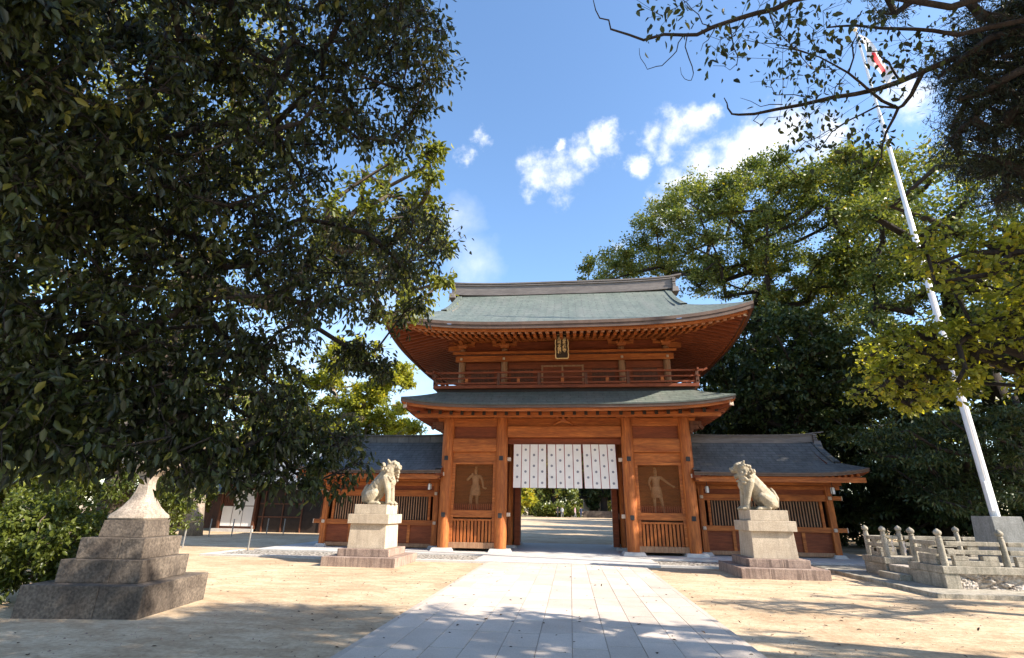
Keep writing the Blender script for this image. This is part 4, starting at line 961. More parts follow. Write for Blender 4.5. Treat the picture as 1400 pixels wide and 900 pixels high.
a = MB(); a.grid([[(-24, HY-1.1, 3.05), (-12.4, HY-1.1, 3.05)], [(-24, HY+2.5, 5.2), (-12.4, HY+2.5, 5.2)]]); a.grid([[(-24, HY+6.1, 3.05), (-12.4, HY+6.1, 3.05)], [(-24, HY+2.5, 5.2), (-12.4, HY+2.5, 5.2)]])
a.box(-24, -12.4, HY-1.1, HY-1.0, 2.93, 3.046); a.build('roof', 'tile', hs_)
a = MB(); a.box(-12.98, -12.94, HY, HY+5, 3.2, 4.6); a.build('gable_wall', 'plaster', hs_)
sh = thing('garden_shed', 'small shed with a pale blue grey roof behind the tree trunk', 'shed', (-26.5, 17, 0))
MB().box(-28.6, -24.2, 15.5, 18, 0, 2.4).build('wall', 'wood_dark', sh); a = MB(); a.grid([[(-29, 15, 2.45), (-23.8, 15, 2.45)], [(-29, 17, 3.5), (-23.8, 17, 3.5)], [(-29, 18.6, 2.45), (-23.8, 18.6, 2.45)]]); a.box(-29, -23.8, 15.0, 15.06, 2.36, 2.446); a.build('roof', 'tile', sh)

# ------------------------------------------------------------------ foliage
def leaf_part(name, m, parent, pos, axis, length, width, tint, org, up=(0, 0, 1), hexa=True, fold=.18, flat=.5):
    n = len(pos); axis = axis/(np.linalg.norm(axis, axis=1)[:, None]+1e-9)
    nr = rng.normal(size=(n, 3))*(1-flat)+np.array(up)*flat*1.6; sd = np.cross(axis, nr); sd /= np.linalg.norm(sd, axis=1)[:, None]+1e-9; nm = np.cross(sd, axis)
    L = length[:, None]; w = width[:, None]/2; p = pos-np.array(org)
    if hexa:
        V = np.stack([p, p+axis*L*.32+sd*w+nm*w*fold*2, p+axis*L*.68+sd*w*.8+nm*w*fold*1.6-nm*L*.04, p+axis*L-nm*L*.12, p+axis*L*.68-sd*w*.8+nm*w*fold*1.6-nm*L*.04, p+axis*L*.32-sd*w+nm*w*fold*2], 1)
        k = 6; q = np.array([[0, 1, 2, 3], [0, 3, 4, 5]])
    else:
        V = np.stack([p, p+axis*L*.45+sd*w+nm*w*fold, p+axis*L, p+axis*L*.45-sd*w+nm*w*fold], 1); k = 4; q = np.array([[0, 1, 2, 3]])
    fi = (np.arange(n)[:, None, None]*k+q[None]).reshape(-1); nf = n*len(q)
    me = bpy.data.meshes.new(name); me.vertices.add(n*k); me.vertices.foreach_set('co', V.reshape(-1).astype(np.float32)); me.loops.add(nf*4); me.loops.foreach_set('vertex_index', fi.astype(np.int32))
    me.polygons.add(nf); me.polygons.foreach_set('loop_start', np.arange(0, nf*4, 4, dtype=np.int32)); me.polygons.foreach_set('loop_total', np.full(nf, 4, dtype=np.int32))
    me.update(calc_edges=True); me.materials.append(M[m]); me.attributes.new('tint', 'FLOAT', 'FACE').data.foreach_set('value', np.repeat(tint, len(q)).astype(np.float32))
    o = bpy.data.objects.new(name, me); COL.objects.link(o)
    if parent is not None: o.parent = parent
    ORG[o.name] = Vector(org); return o
def fill(poly, step, dlo, dhi, layers, rpx, jit=.5, hole=None, dfun=None):
    """blob centres and radii spread through the slice of space seen inside an outline"""
    poly = np.array(poly, float); out = []
    x0, y0 = poly.min(0); x1, y1 = poly.max(0)
    def inside(p):
        c = False; j = len(poly)-1
        for i in range(len(poly)):
            if (poly[i][1] > p[1]) != (poly[j][1] > p[1]) and p[0] < (poly[j][0]-poly[i][0])*(p[1]-poly[i][1])/(poly[j][1]-poly[i][1])+poly[i][0]: c = not c
            j = i
        return c
    for l in range(layers):
        for gx in np.arange(x0, x1, step):
            for gy in np.arange(y0, y1, step):
                p = (gx+rng.uniform(-jit, jit)*step, gy+rng.uniform(-jit, jit)*step)
                if not inside(p) or (hole and rng.random() < hole(p)): continue
                lo, hi = dfun(p) if dfun else (dlo, dhi); d = lo+(hi-lo)*(l+rng.random())/layers
                out.append((*at(p[0], p[1], d), rpx*rng.uniform(.75, 1.25)*d/F))
    return np.array(out)
def tree(name, label, cat, base, trunk, r0, blobs, leaf, bark='bark', n_leaf=40, size=.11, asp=.42, droop=.35, spread=1.0, group=None, twig=.006, hexa=True, flat=.5, limit=3.0, flatten=1.0, tint_j=.28, shell=.0, up_bias=0, twigs=True, tip=.35):
    t = thing(name, label, cat, base, group); org = np.array(base, float)
    tr = np.array(trunk, float); nodes = [p for p in tr]; par = [-1]+list(range(len(tr)-1)); isb = [0]*len(tr)
    bc = blobs[:, :3]; order = np.argsort(np.min(np.linalg.norm(bc[:, None]-tr[None], axis=2), axis=1)); link = {}
    for b in order:
        A = np.array(nodes); dv = bc[b]-A; dist = np.linalg.norm(dv, axis=1); cost = dist+np.maximum(0, -dv[:, 2])*.35; j = int(np.argmin(cost)); prev = j; L = dist[j]; ns = max(1, int(L/limit*2))
        for k in range(1, ns+1):
            s = k/ns; p = A[j]+dv[j]*s+(rng.normal(size=3)*.07*L*math.sin(math.pi*s)) + np.array([0, 0, .10*L*math.sin(math.pi*s)])
            nodes.append(p); par.append(prev); isb.append(1); prev = len(nodes)-1
        link[b] = prev
    cnt = np.zeros(len(nodes))
    for b in link: cnt[link[b]] += 1
    for i in range(len(nodes)-1, 0, -1):
        cnt[par[i]] += cnt[i]
    rad = np.maximum(twig, r0*(np.maximum(cnt, .5)/max(1, len(blobs)))**.46)
    for i in range(len(tr)): rad[i] = max(rad[i], r0*(1-.55*i/max(1, len(tr)-1)))
    mb = MB(); tp = list(tr); tp[0] = tr[0]-np.array([0, 0, .1])
    rr = rad[:len(tr)].copy(); 
    mb.tube(tp, rr*np.array([1.25]+[1]*(len(tr)-1)), 14)
    kids = {}
    for i in range(len(tr), len(nodes)): kids.setdefault(par[i], []).append(i)
    done = set()
    for i in range(len(tr), len(nodes)):
        if i in done: continue
        pth = [par[i], i]; done.add(i); c = i
        while c in kids:
            nx = max(kids[c], key=lambda q: cnt[q])
            if nx in done: break
            pth.append(nx); done.add(nx); c = nx
        rd = [min(rad[pth[0]], rad[pth[1]]*1.25)]+[rad[q] for q in pth[1:]]
        mb.tube([nodes[q] for q in pth], rd, 6 if rd[0] > .03 else 4)
    # leaves
    nb = len(blobs); nl = np.maximum(4, (n_leaf*rng.uniform(.6, 1.4, nb))).astype(int); idx = np.repeat(np.arange(nb), nl); n = len(idx)
    ns = 7; sub = rng.normal(size=(nb, ns, 3)); sub /= np.linalg.norm(sub, axis=2)[..., None]; sub *= (rng.uniform(.35, 1.0, (nb, ns, 1)))*blobs[:, 3][:, None, None]*spread; sub[..., 2] *= flatten; sub[..., 2] += up_bias*blobs[:, 3][:, None]
    sk = rng.integers(0, ns, n); u = rng.random(n)**.6; c = bc[idx]+sub[idx, sk]*u[:, None]+rng.normal(size=(n, 3))*blobs[idx, 3][:, None]*.16*np.array([1, 1, flatten])
    out = sub[idx, sk]/(np.linalg.norm(sub[idx, sk], axis=1)[:, None]+1e-9)
    ax = out*.55+rng.normal(size=(n, 3))*.55+np.array([0, 0, -droop*1.6])
    if twigs:
        for b in range(nb):
            for k in range(ns):
                e = bc[b]+sub[b, k]; mb.tube([bc[b], bc[b]+sub[b, k]*.5+np.array([0, 0, .04*blobs[b, 3]]), e], [twig*.9, twig*.7, twig*.4], 3)
    print(name, nb, n)
    mb.build('trunk', bark, t, smooth='all')
    bt = rng.normal(size=nb)*.13
    tint = np.clip(.45+bt[idx]+rng.normal(size=n)*tint_j, 0, 1); ln_ = size*rng.uniform(.65, 1.25, n)
    leaf_part('crown', leaf, t, c, ax, ln_, ln_*asp*rng.uniform(.85, 1.15, n), tint, org, hexa=hexa, flat=flat)
    return t
def blobs_in(ells, n, r, seed=None, flo=.45, keep=None):
    out = []
    tot = sum(e[3]*e[4]*e[5] for e in ells)
    for cx, cy, cz, rx, ry, rz in ells:
        k = max(3, int(n*rx*ry*rz/tot)); v = rng.normal(size=(k, 3)); v /= np.linalg.norm(v, axis=1)[:, None]; v *= rng.uniform(flo, 1, (k, 1))**.6
        for q in v:
            p = (cx+q[0]*rx, cy+q[1]*ry, cz+q[2]*rz)
            if keep is None or keep(p): out.append((*p, r*rng.uniform(.7, 1.3)))
    return np.array(out)
# 1 the big dark broadleaf overhanging from the left
P1 = [(-80, -70), (582, -70), (596, 0), (606, 60), (604, 105), (582, 165), (555, 195), (470, 226), (432, 255), (430, 290), (450, 300), (520, 292), (590, 278), (612, 305), (612, 340), (592, 372), (556, 384), (530, 402), (468, 425), (425, 440), (402, 490), (405, 545), (445, 580), (490, 606), (496, 634), (466, 656), (440, 678), (400, 676), (330, 678), (270, 660), (235, 636), (205, 632), (180, 628), (120, 630), (90, 626), (-80, 630)]
def d1(p):
    t = min(1, max(0, p[0]/600)); q = min(1, max(0, (p[1]-430)/120)); return (4.2+1.0*t, (6.9+1.0*t)*(1-q)+(5.6+.7*t)*q)
def hole1(p):
    x, y = p; h = .06
    for hx, hy, hr in ((230, 70, 90), (300, 210, 70), (360, 120, 60), (500, 240, 60), (250, 500, 40), (180, 560, 40), (60, 390, 50), (395, 40, 40), (420, 480, 40), (470, 320, 50), (110, 480, 35), (330, 420, 35), (160, 40, 50), (60, 150, 40), (520, 130, 35), (300, 330, 40), (200, 400, 35), (540, 330, 30), (330, 560, 35), (140, 110, 60), (330, 60, 45), (260, 150, 50), (450, 60, 35), (560, 80, 25), (40, 60, 45), (200, 250, 45), (420, 180, 40), (20, 330, 40), (150, 330, 40), (260, 430, 35), (90, 560, 35), (380, 260, 35)):
        if math.hypot(x-hx, y-hy) < hr: h = .50
    return h
b1 = fill(P1, 30, 4.5, 8, 3, 33, hole=hole1, dfun=d1)
b1x = fill([(468, 468), (520, 470), (548, 495), (540, 515), (480, 522), (462, 500)], 20, 6.2, 6.9, 2, 22); b1y = fill([(500, 425), (590, 405), (600, 425), (560, 450), (510, 455)], 24, 6.4, 7.2, 1, 22)
b1 = np.concatenate([b1, b1x, b1y])
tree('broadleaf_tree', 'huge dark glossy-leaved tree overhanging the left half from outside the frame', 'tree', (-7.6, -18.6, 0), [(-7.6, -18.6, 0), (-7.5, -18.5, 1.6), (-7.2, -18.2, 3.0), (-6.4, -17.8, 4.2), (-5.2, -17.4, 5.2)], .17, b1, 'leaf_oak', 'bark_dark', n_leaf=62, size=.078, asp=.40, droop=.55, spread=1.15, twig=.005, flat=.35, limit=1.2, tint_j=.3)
# 2 sunlit trees behind it
P2 = [(470, 250), (560, 200), (598, 188), (604, 225), (590, 262), (612, 330), (618, 378), (596, 425), (560, 440), (520, 432), (470, 400), (430, 360), (420, 300)]
b2 = fill(P2, 27, 10.5, 14, 2, 25, hole=lambda p: .25 if p[0] > 540 else .45)
b2d = fill([(-60, 140), (150, 120), (180, 330), (60, 420), (-60, 420)], 46, 12, 17, 1, 44, hole=lambda p: .1)
b2b = fill([(150, -40), (420, -40), (440, 120), (360, 260), (200, 300), (80, 200)], 46, 12, 18, 2, 42, hole=lambda p: .15); b2c = fill([(60, 330), (260, 320), (420, 380), (420, 560), (240, 640), (60, 640)], 50, 12, 17, 1, 44, hole=lambda p: .15)
b2 = np.concatenate([b2, b2b, b2c, b2d])
tree('broadleaf_tree', 'sunlit olive green tree behind the dark one, its twigs touching the roof corner', 'tree', (-10.2, -9.5, 0), [(-10.2, -9.5, 0), (-10.1, -9.6, 2), (-9.6, -9.8, 4.5), (-8.8, -10, 7)], .3, b2, 'leaf_lit', 'bark', n_leaf=120, size=.13, asp=.48, droop=.3, spread=1.15, twig=.007, limit=1.6, tint_j=.3)
# 3 yellow green tree beyond the left gallery
b3 = blobs_in([(-17.6, 20, 12.4, 4.2, 3.2, 3.4), (-14.8, 21, 10.2, 2.8, 2.8, 3.4), (-21.5, 21, 9.4, 4, 3.2, 3.4), (-16.5, 20, 8.0, 5, 3, 2.4)], 200, 1.0)
tree('broadleaf_tree', 'yellow green tree rising over the left gallery roof', 'tree', (-17.4, 20.5, 0), [(-17.4, 20.5, 0), (-17.4, 20.4, 4), (-17.4, 20.2, 9)], .38, b3, 'leaf_yellow', 'bark_pale', n_leaf=200, size=.28, asp=.6, droop=.1, hexa=False, twig=.02, flatten=.6, twigs=False)
# 4 camphor behind the right gallery
PC = [(790, 395), (800, 366), (850, 346), (885, 325), (872, 296), (925, 262), (940, 252), (1000, 244), (1020, 228), (1062, 213), (1110, 226), (1150, 214), (1205, 208), (1240, 240), (1250, 330), (1210, 420), (1150, 440), (1080, 470), (1040, 440), (990, 405), (930, 388)]
b4 = fill(PC, 27, 33, 42, 3, 25, hole=lambda p: .72 if math.hypot(p[0]-1108, p[1]-315) < 34 else (.45 if math.hypot(p[0]-985, p[1]-330) < 40 else .12))
tree('camphor_tree', 'tall spreading camphor tree with billowing sunlit crown behind the right gallery', 'tree', (11.8, 12, 0), [(11.8, 12, 0), (11.9, 12, 5), (12.4, 12, 10), (13.2, 12.5, 14.8)], .42, b4, 'leaf_camphor', 'bark_dark', n_leaf=480, size=.20, asp=.6, droop=.05, hexa=False, twig=.03, flatten=.7, up_bias=.2, twigs=False, limit=4)
# 5 more lit crowns at the right edge
b5 = fill([(1190, 235), (1300, 215), (1460, 240), (1470, 470), (1330, 480), (1180, 470), (1170, 330)], 46, 27, 34, 3, 38, hole=lambda p: .22)
tree('broadleaf_tree', 'green tree behind the flagpole with a dense sunlit crown', 'tree', (20.5, 5, 0), [(20.5, 5, 0), (20.4, 5, 4), (20, 5, 8), (19.5, 5, 11)], .5, b5, 'leaf_camphor', 'bark_dark', n_leaf=330, size=.22, asp=.5, droop=.05, hexa=False, twig=.03, flatten=.7, up_bias=.2, twigs=False, limit=3)
# 6 dark understorey on the right
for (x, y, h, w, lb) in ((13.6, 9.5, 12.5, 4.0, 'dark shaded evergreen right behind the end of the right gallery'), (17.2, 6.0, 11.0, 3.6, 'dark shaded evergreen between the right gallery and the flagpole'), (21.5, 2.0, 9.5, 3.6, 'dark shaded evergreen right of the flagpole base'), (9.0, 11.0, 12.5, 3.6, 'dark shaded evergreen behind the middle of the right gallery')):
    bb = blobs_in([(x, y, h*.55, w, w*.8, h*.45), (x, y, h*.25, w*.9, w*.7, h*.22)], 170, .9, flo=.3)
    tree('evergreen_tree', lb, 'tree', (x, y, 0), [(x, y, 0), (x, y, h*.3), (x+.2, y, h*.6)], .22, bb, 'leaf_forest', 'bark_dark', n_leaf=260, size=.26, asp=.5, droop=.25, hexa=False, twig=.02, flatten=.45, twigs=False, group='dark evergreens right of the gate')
for (x, y, w, lb) in ((14.5, 11, 4.5, 'dark undergrowth bush behind the right end of the gallery'), (18.5, 7.5, 4.0, 'dark undergrowth bush behind the rear corner of the stone fence'), (22.5, 4.0, 4.0, 'dark undergrowth bush behind the concrete pole base'), (25, 10, 5.0, 'dark undergrowth bush furthest back at the right edge'), (17, 15, 6, 'dark undergrowth bush deepest behind the right gallery')):
    bb = blobs_in([(x, y, 1.7, w, 1.6, 1.9)], 90, .6, flo=.2)
    tree('bush', lb, 'shrub', (x, y, 0), [(x, y, 0), (x, y, .5), (x+.1, y, 1.1)], .08, bb, 'leaf_forest', 'bark_dark', n_leaf=170, size=.24, asp=.5, droop=.2, hexa=False, twig=.015, twigs=False, group='dark undergrowth right of the gate')
be = fill([(985, 425), (1060, 425), (1150, 450), (1190, 500), (1160, 600), (1060, 600), (985, 590), (960, 540)], 30, 27, 33, 3, 30, hole=lambda p: .08)
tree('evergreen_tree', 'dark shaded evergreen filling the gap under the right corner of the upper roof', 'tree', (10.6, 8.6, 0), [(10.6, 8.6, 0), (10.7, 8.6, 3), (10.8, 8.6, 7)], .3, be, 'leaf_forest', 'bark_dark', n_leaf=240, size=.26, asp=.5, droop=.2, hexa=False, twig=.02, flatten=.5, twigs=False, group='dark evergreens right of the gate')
# hanging fir-like sprays behind the pole
bf = fill([(1175, 590), (1260, 565), (1420, 560), (1440, 690), (1300, 700), (1230, 670)], 40, 22.5, 25.5, 3, 40)
tree('fir_tree', 'dark fir with layered drooping sprays behind the flagpole base', 'tree', (17.4, .5, 0), [(17.4, .5, 0), (17.4, .5, 3), (17.3, .5, 6)], .22, bf, 'leaf_forest', 'bark_dark', n_leaf=230, size=.20, asp=.3, droop=.3, hexa=False, twig=.015, flatten=.3, twigs=False, limit=2, tint_j=.2)
# 7 yellow green branch in front of the pole
PD = [(1150, 520), (1165, 490), (1200, 460), (1240, 445), (1300, 440), (1460, 420), (1460, 540), (1330, 520), (1260, 555), (1200, 565), (1165, 545)]
b7 = np.concatenate([fill(PD, 26, 7.6, 9.4, 3, 21, hole=lambda p: .30), fill([(1235, 345), (1270, 310), (1330, 330), (1440, 300), (1460, 420), (1350, 410), (1270, 400), (1235, 380)], 28, 7.4, 9.2, 2, 23, hole=lambda p: .3)])
tree('maple_tree', 'yellow green maple whose low branches cross in front of the flagpole', 'tree', (9.4, -14.2, 0), [(9.4, -14.2, 0), (9.3, -14.2, 2), (8.9, -14.1, 3.4), (8.3, -14.1, 4.4)], .16, b7, 'leaf_yellow', 'bark_dark', n_leaf=62, size=.07, asp=.7, droop=.12, spread=1.2, twig=.006, flatten=.6, limit=1.6, flat=.6)
# 8 the trees that shade the foreground; bare twigs and needle sprays of theirs reach into the top right corner
def clear(p): # keep the crown out of the open sky of the view and north of the sunlit line
    q = proj(np.array(p)); vis = q[2] > .2 and -60 < q[0] < 1460 and -60 < q[1] < 960
    vis = vis and not (q[0] > 1310 and q[1] < 240); xs_ = p[0]-1.486*p[2]; return (not vis) and p[1] < (-12.1 if xs_ > -3.5 else -12.95)-.40*p[2]
b8 = blobs_in([(10.5, -20.5, 9.5, 6.5, 5.5, 3.6), (5.5, -22.5, 11.5, 5.0, 4.5, 3.5), (14.5, -19.5, 7.5, 5, 4.5, 3.2), (12, -22, 14, 5.5, 5, 4), (8.0, -18.6, 10.0, 4.5, 2.6, 3.2)], 560, 1.0, flo=.2, keep=clear)
tw = np.array([(*at(px, py, d), .22) for px, py, d in ((905, 25, 6.6), (925, 12, 6.6), (985, 40, 6.7), (1000, 65, 6.7), (1040, 15, 6.8), (1060, 45, 6.9), (1075, 70, 6.9), (1095, 30, 7), (1110, 60, 7), (1130, 20, 7.2), (1140, 90, 7.2), (1090, 100, 7.2), (1080, 130, 7.3), (1110, 140, 7.3), (1140, 150, 7.4), (1160, 110, 7.4), (1180, 60, 7.5), (1200, 30, 7.6), (1215, 85, 7.6), (1240, 15, 7.8), (1105, 170, 7.3), (1150, 180, 7.4), (1190, 160, 7.4), (1210, 190, 7.5), (1125, 200, 7.3), (1250, 60, 8), (1270, 100, 8))])
b8 = np.concatenate([b8])
tree('broadleaf_tree', 'tall shade tree standing right of the camera, its shadow lying over the foreground', 'tree', (12.4, -21.0, 0), [(12.4, -21, 0), (12.3, -21, 3), (12.0, -21, 6), (11.6, -21, 9)], .45, b8, 'leaf_camphor', 'bark_dark', n_leaf=110, size=.28, asp=.5, droop=.1, hexa=False, twig=.02, twigs=False, limit=3)
bs = blobs_in([(13.2, -11.6, 5.2, 2.8, .9, .9), (16.0, -10.6, 5.6, 2.6, 1.0, .9), (11.5, -12.0, 4.6, 1.6, .7, .6)], 46, .5, flo=.2, keep=lambda p: not (-80 < proj(np.array(p))[0] < 1480 and proj(np.array(p))[2] > .2))
tree('maple_tree', 'spreading maple just outside the right edge, its branch shadows streaking the sand', 'tree', (15.5, -12.4, 0), [(15.5, -12.4, 0), (15.4, -12.3, 2), (15, -11.8, 4)], .16, bs, 'leaf_yellow', 'bark_dark', n_leaf=70, size=.12, asp=.6, droop=.1, twig=.01, twigs=False, hexa=False, limit=1.5)
def sky_branches():
    t = thing('cherry_tree', 'cherry tree at the right whose bare twigs and sparse leaves cross the top right sky', 'tree', (9.6, -15.0, 0))
    mb = MB(); mb.tube([(9.6, -15.0, -.1), (9.5, -15, 2.5), (9.0, -15.1, 4.6), (8.0, -15.3, 6.0)], [.22, .17, .14, .1], 12)
    J = (8.0, -15.3, 6.0)
    lim = [([(1560, 130, 9.5), (1400, 55, 9.2), (1330, 75, 9.0), (1262, 98, 8.6), (1200, 122, 8.2), (1140, 133, 7.9), (1060, 150, 7.7), (1010, 157, 7.6), (995, 148, 7.6), (990, 134, 7.5)], .075, .006),
           ([(1560, 70, 9.0), (1400, 28, 8.6), (1310, 48, 8.4), (1250, 40, 8.2), (1170, 35, 7.9), (1130, 38, 7.8)], .06, .01),
           ([(1500, -60, 8.5), (1300, 10, 8), (1180, -12, 7.6), (1085, 0, 7.2), (1035, 18, 7.0), (975, 37, 6.8), (935, 48, 6.7), (880, 55, 6.6), (835, 40, 6.5), (820, 25, 6.5), (811, 0, 6.5)], .06, .005),
           ([(1262, 98, 8.6), (1246, 130, 8.5), (1228, 148, 8.4), (1212, 180, 8.3), (1205, 215, 8.2), (1190, 250, 8.2)], .04, .006),
           ([(1228, 148, 8.4), (1190, 125, 8.1), (1160, 100, 7.9), (1120, 78, 7.7), (1060, 65, 7.5)], .03, .005), ([(1228, 148, 8.4), (1200, 145, 8.2), (1160, 165, 8), (1120, 205, 7.8), (1095, 190, 7.7)], .02, .004),
           ([(1230, 110, 8.4), (1215, 85, 8.2), (1200, 70, 8.1), (1185, 55, 8)], .02, .005), ([(1160, 100, 7.9), (1165, 60, 7.8), (1180, 30, 7.8)], .016, .004)]
    for a in ((935, 48, 6.7, [(925, 70), (905, 90), (885, 95), (876, 80), (874, 66)]), (940, 46, 6.7, [(942, 80), (948, 100), (945, 110), (936, 108), (930, 92)]), (997, 33, 6.8, [(1003, 65), (1007, 90), (998, 96), (975, 90)]), (978, 37, 6.8, [(968, 55), (958, 70)]),
              (1110, 135, 7.8, [(1060, 130), (1046, 118), (1050, 110)]), (1070, 143, 7.8, [(1040, 146), (1012, 134)]), (1040, 152, 7.7, [(1030, 165), (1040, 171), (1065, 160), (1080, 150)]), (1120, 78, 7.7, [(1060, 60), (1020, 55), (1015, 48)]), (1160, 165, 8, [(1130, 180), (1100, 195), (1085, 215)]),
              (1020, 25, 6.9, [(1000, 50), (985, 75)]), (975, 37, 6.8, [(955, 20), (940, 5), (925, -10)]), (1050, 12, 7.1, [(1060, 40), (1080, 60), (1110, 95), (1150, 95)]), (1140, 133, 7.9, [(1150, 110), (1170, 70), (1175, 20)])):
        x, y, d, rest = a; lim.append(([(x, y, d)]+[(q[0], q[1], d-.08*(k+1)) for k, q in enumerate(rest)], .009, .0028))
    tips = []
    for pts, ra, rb in lim:
        Pw = [at(*p) for p in pts]; W_ = [Pw[0]]
        for a, b in zip(Pw[:-1], Pw[1:]): W_ += [a+(b-a)*.5+rng.normal(size=3)*.02, b]
        if pts[0][0] >= 1500: W_ = [np.array(J), np.array(J)*.4+Pw[0]*.6]+W_
        mb.tube(W_, np.linspace(ra*.72, rb*.85, len(W_)), 6); tips.append(np.array(W_))
    ps = []; ctr = [(*at(px, py, d), .25) for px, py, d in ((905, 22, 6.6), (925, 10, 6.6), (940, 15, 6.7), (985, 55, 6.7), (992, 78, 6.7), (1005, 45, 6.8), (1040, 8, 6.9), (1060, 35, 7), (1060, 60, 7.2), (1075, 20, 7), (1070, 72, 7.2), (1095, 25, 7.1), (1110, 50, 7.2), (1125, 15, 7.3), (1140, 45, 7.4), (1125, 85, 7.4), (1095, 90, 7.4), (1072, 108, 7.5), (1105, 120, 7.6), (1140, 120, 7.6), (1165, 60, 7.6), (1185, 40, 7.7), (1210, 25, 7.8), (1110, 150, 7.6), (1140, 165, 7.7), (1095, 165, 7.6), (1080, 182, 7.6), (1120, 190, 7.6), (1160, 190, 7.8), (1185, 175, 7.9), (1200, 200, 8), (1215, 120, 8.1), (1250, 75, 8.3), (1280, 60, 8.5), (1240, 55, 8.2), (1300, 30, 8.5), (1235, 90, 8.2))]
    c = np.array(ctr); idx = np.repeat(np.arange(len(c)), 26); n = len(idx); off = rng.normal(size=(n, 3))*.15; pos = c[idx, :3]+off
    for k in range(len(c)):
        for q in range(3): e = c[k, :3]+rng.normal(size=3)*.2; mb.tube([c[k, :3]-np.array([-.15, .0, -.1]), c[k, :3], e], [.004, .003, .002], 3)
    mb.build('trunk', 'bark_dark', t, smooth='all'); L = .085*rng.uniform(.5, 1.3, n)
    leaf_part('crown', 'leaf_oak', t, pos, rng.normal(size=(n, 3))*.6+np.array([0, 0, -.9]), L, L*.5, np.clip(rng.normal(.5, .3, n), 0, 1), (9.6, -15.0, 0), flat=.2)
sky_branches()
b9 = fill([(1290, 60), (1340, 20), (1470, -20), (1480, 290), (1370, 285), (1330, 262), (1290, 190), (1265, 178), (1300, 150), (1270, 110)], 24, 8.6, 10.5, 3, 24, hole=lambda p: .15)
b9b = fill([(1130, -40), (1300, -40), (1280, 25), (1200, 20)], 26, 8.6, 9.6, 1, 20, hole=lambda p: .45)
tree('cypress_tree', 'dark cypress with soft needle sprays filling the top right corner', 'tree', (8.6, -17.8, 0), [(8.6, -17.8, 0), (8.5, -17.7, 3), (8.3, -17.4, 6), (8.0, -17, 8)], .28, np.concatenate([b9, b9b]), 'leaf_needle', 'bark_dark', n_leaf=210, size=.075, asp=.16, droop=.25, spread=1.25, twig=.006, hexa=False, limit=1.2, tint_j=.2)
# 9 shade trees beyond the right edge
for x, y, h, lb in ((22.6, -2.4, 17, 'tall tree just beyond the right edge, level with the gate'), (27, 8, 17, 'tall tree beyond the right edge, behind the line of the gate')):
    bb = blobs_in([(x, y, h*.62, 4.4, 4.4, h*.36)], 130, 1.3, flo=.2)
    tree('broadleaf_tree', lb, 'tree', (x, y, 0), [(x, y, 0), (x, y, h*.3), (x, y, h*.6)], .4, bb, 'leaf_camphor', 'bark_dark', n_leaf=120, size=.36, asp=.5, droop=.1, hexa=False, twig=.03, twigs=False, limit=4)
# 10 shrubs at the left edge
for x, y, h, w, lb in ((-10.4, -9.6, 2.6, 1.7, 'bright green shrub just behind the lantern steps'), (-12.2, -7.2, 3.4, 2.1, 'taller bright green shrub further back at the left edge'), (-9.0, -11.9, 1.7, 1.0, 'low leafy shrub at the left edge beside the lantern'), (-14.5, -3.5, 3.6, 2.4, 'broad green shrub behind the lantern shaft')):
    bb = blobs_in([(x, y, h*.55, w, w*.9, h*.45)], 75, .32, flo=.4)
    tree('shrub', lb, 'shrub', (x, y, 0), [(x, y, 0), (x+.1, y, h*.25), (x+.15, y+.1, h*.5)], .05, bb, 'leaf_bush', 'bark', n_leaf=130, size=.095, asp=.5, droop=.2, twig=.008, limit=.8, twigs=False, group='shrubs at the left edge')
# 11 pale trunk in the left distance, plus a backdrop of trees behind the house
b11 = blobs_in([(-22.5, 9, 7.0, 4.5, 3.5, 3.2), (-21, 9.5, 4.6, 2.5, 2, 1.2)], 110, .9)
tree('pale_trunk_tree', 'tree with a stout pale trunk standing left of the white paper doors', 'tree', (-20.6, 7.2, 0), [(-20.6, 7.2, 0), (-20.7, 7.2, 1.5), (-21.2, 7.5, 3.4), (-22, 8.2, 5.5)], .48, b11, 'leaf_lit', 'bark_pale', n_leaf=130, size=.26, asp=.5, droop=.15, hexa=False, twig=.02, twigs=False, limit=2)
for x, y, h, lb in ((-30, 15, 9, 'green tree furthest left behind the shed'), (-24, 23, 11, 'green tree behind the timber house roof, left one'), (-17.5, -5.5, 6.0, 'bushy green tree at the left edge behind the shrubs'), (-24, 0, 8.0, 'green tree between the shrubs and the shed at far left'), (-33, 4, 10, 'green tree at the extreme left of the background'), (-16, 22, 9, 'green tree behind the timber house roof, right one'), (-24.2, 11.5, 3.2, 'small feathery bush between the pale trunk and the paper doors')):
    w = h*.42; bb = blobs_in([(x, y, h*.6, w, w, h*.4)], 90 if h > 4 else 40, h*.09, flo=.3)
    tree('broadleaf_tree' if h > 4 else 'shrub', lb, 'tree' if h > 4 else 'shrub', (x, y, 0), [(x, y, 0), (x, y, h*.25), (x, y, h*.5)], .03*h, bb, 'leaf_lit' if h > 4 else 'leaf_bush', 'bark', n_leaf=120, size=.30 if h > 4 else .16, asp=.5, droop=.1, hexa=False, twig=.02, twigs=False, limit=3)
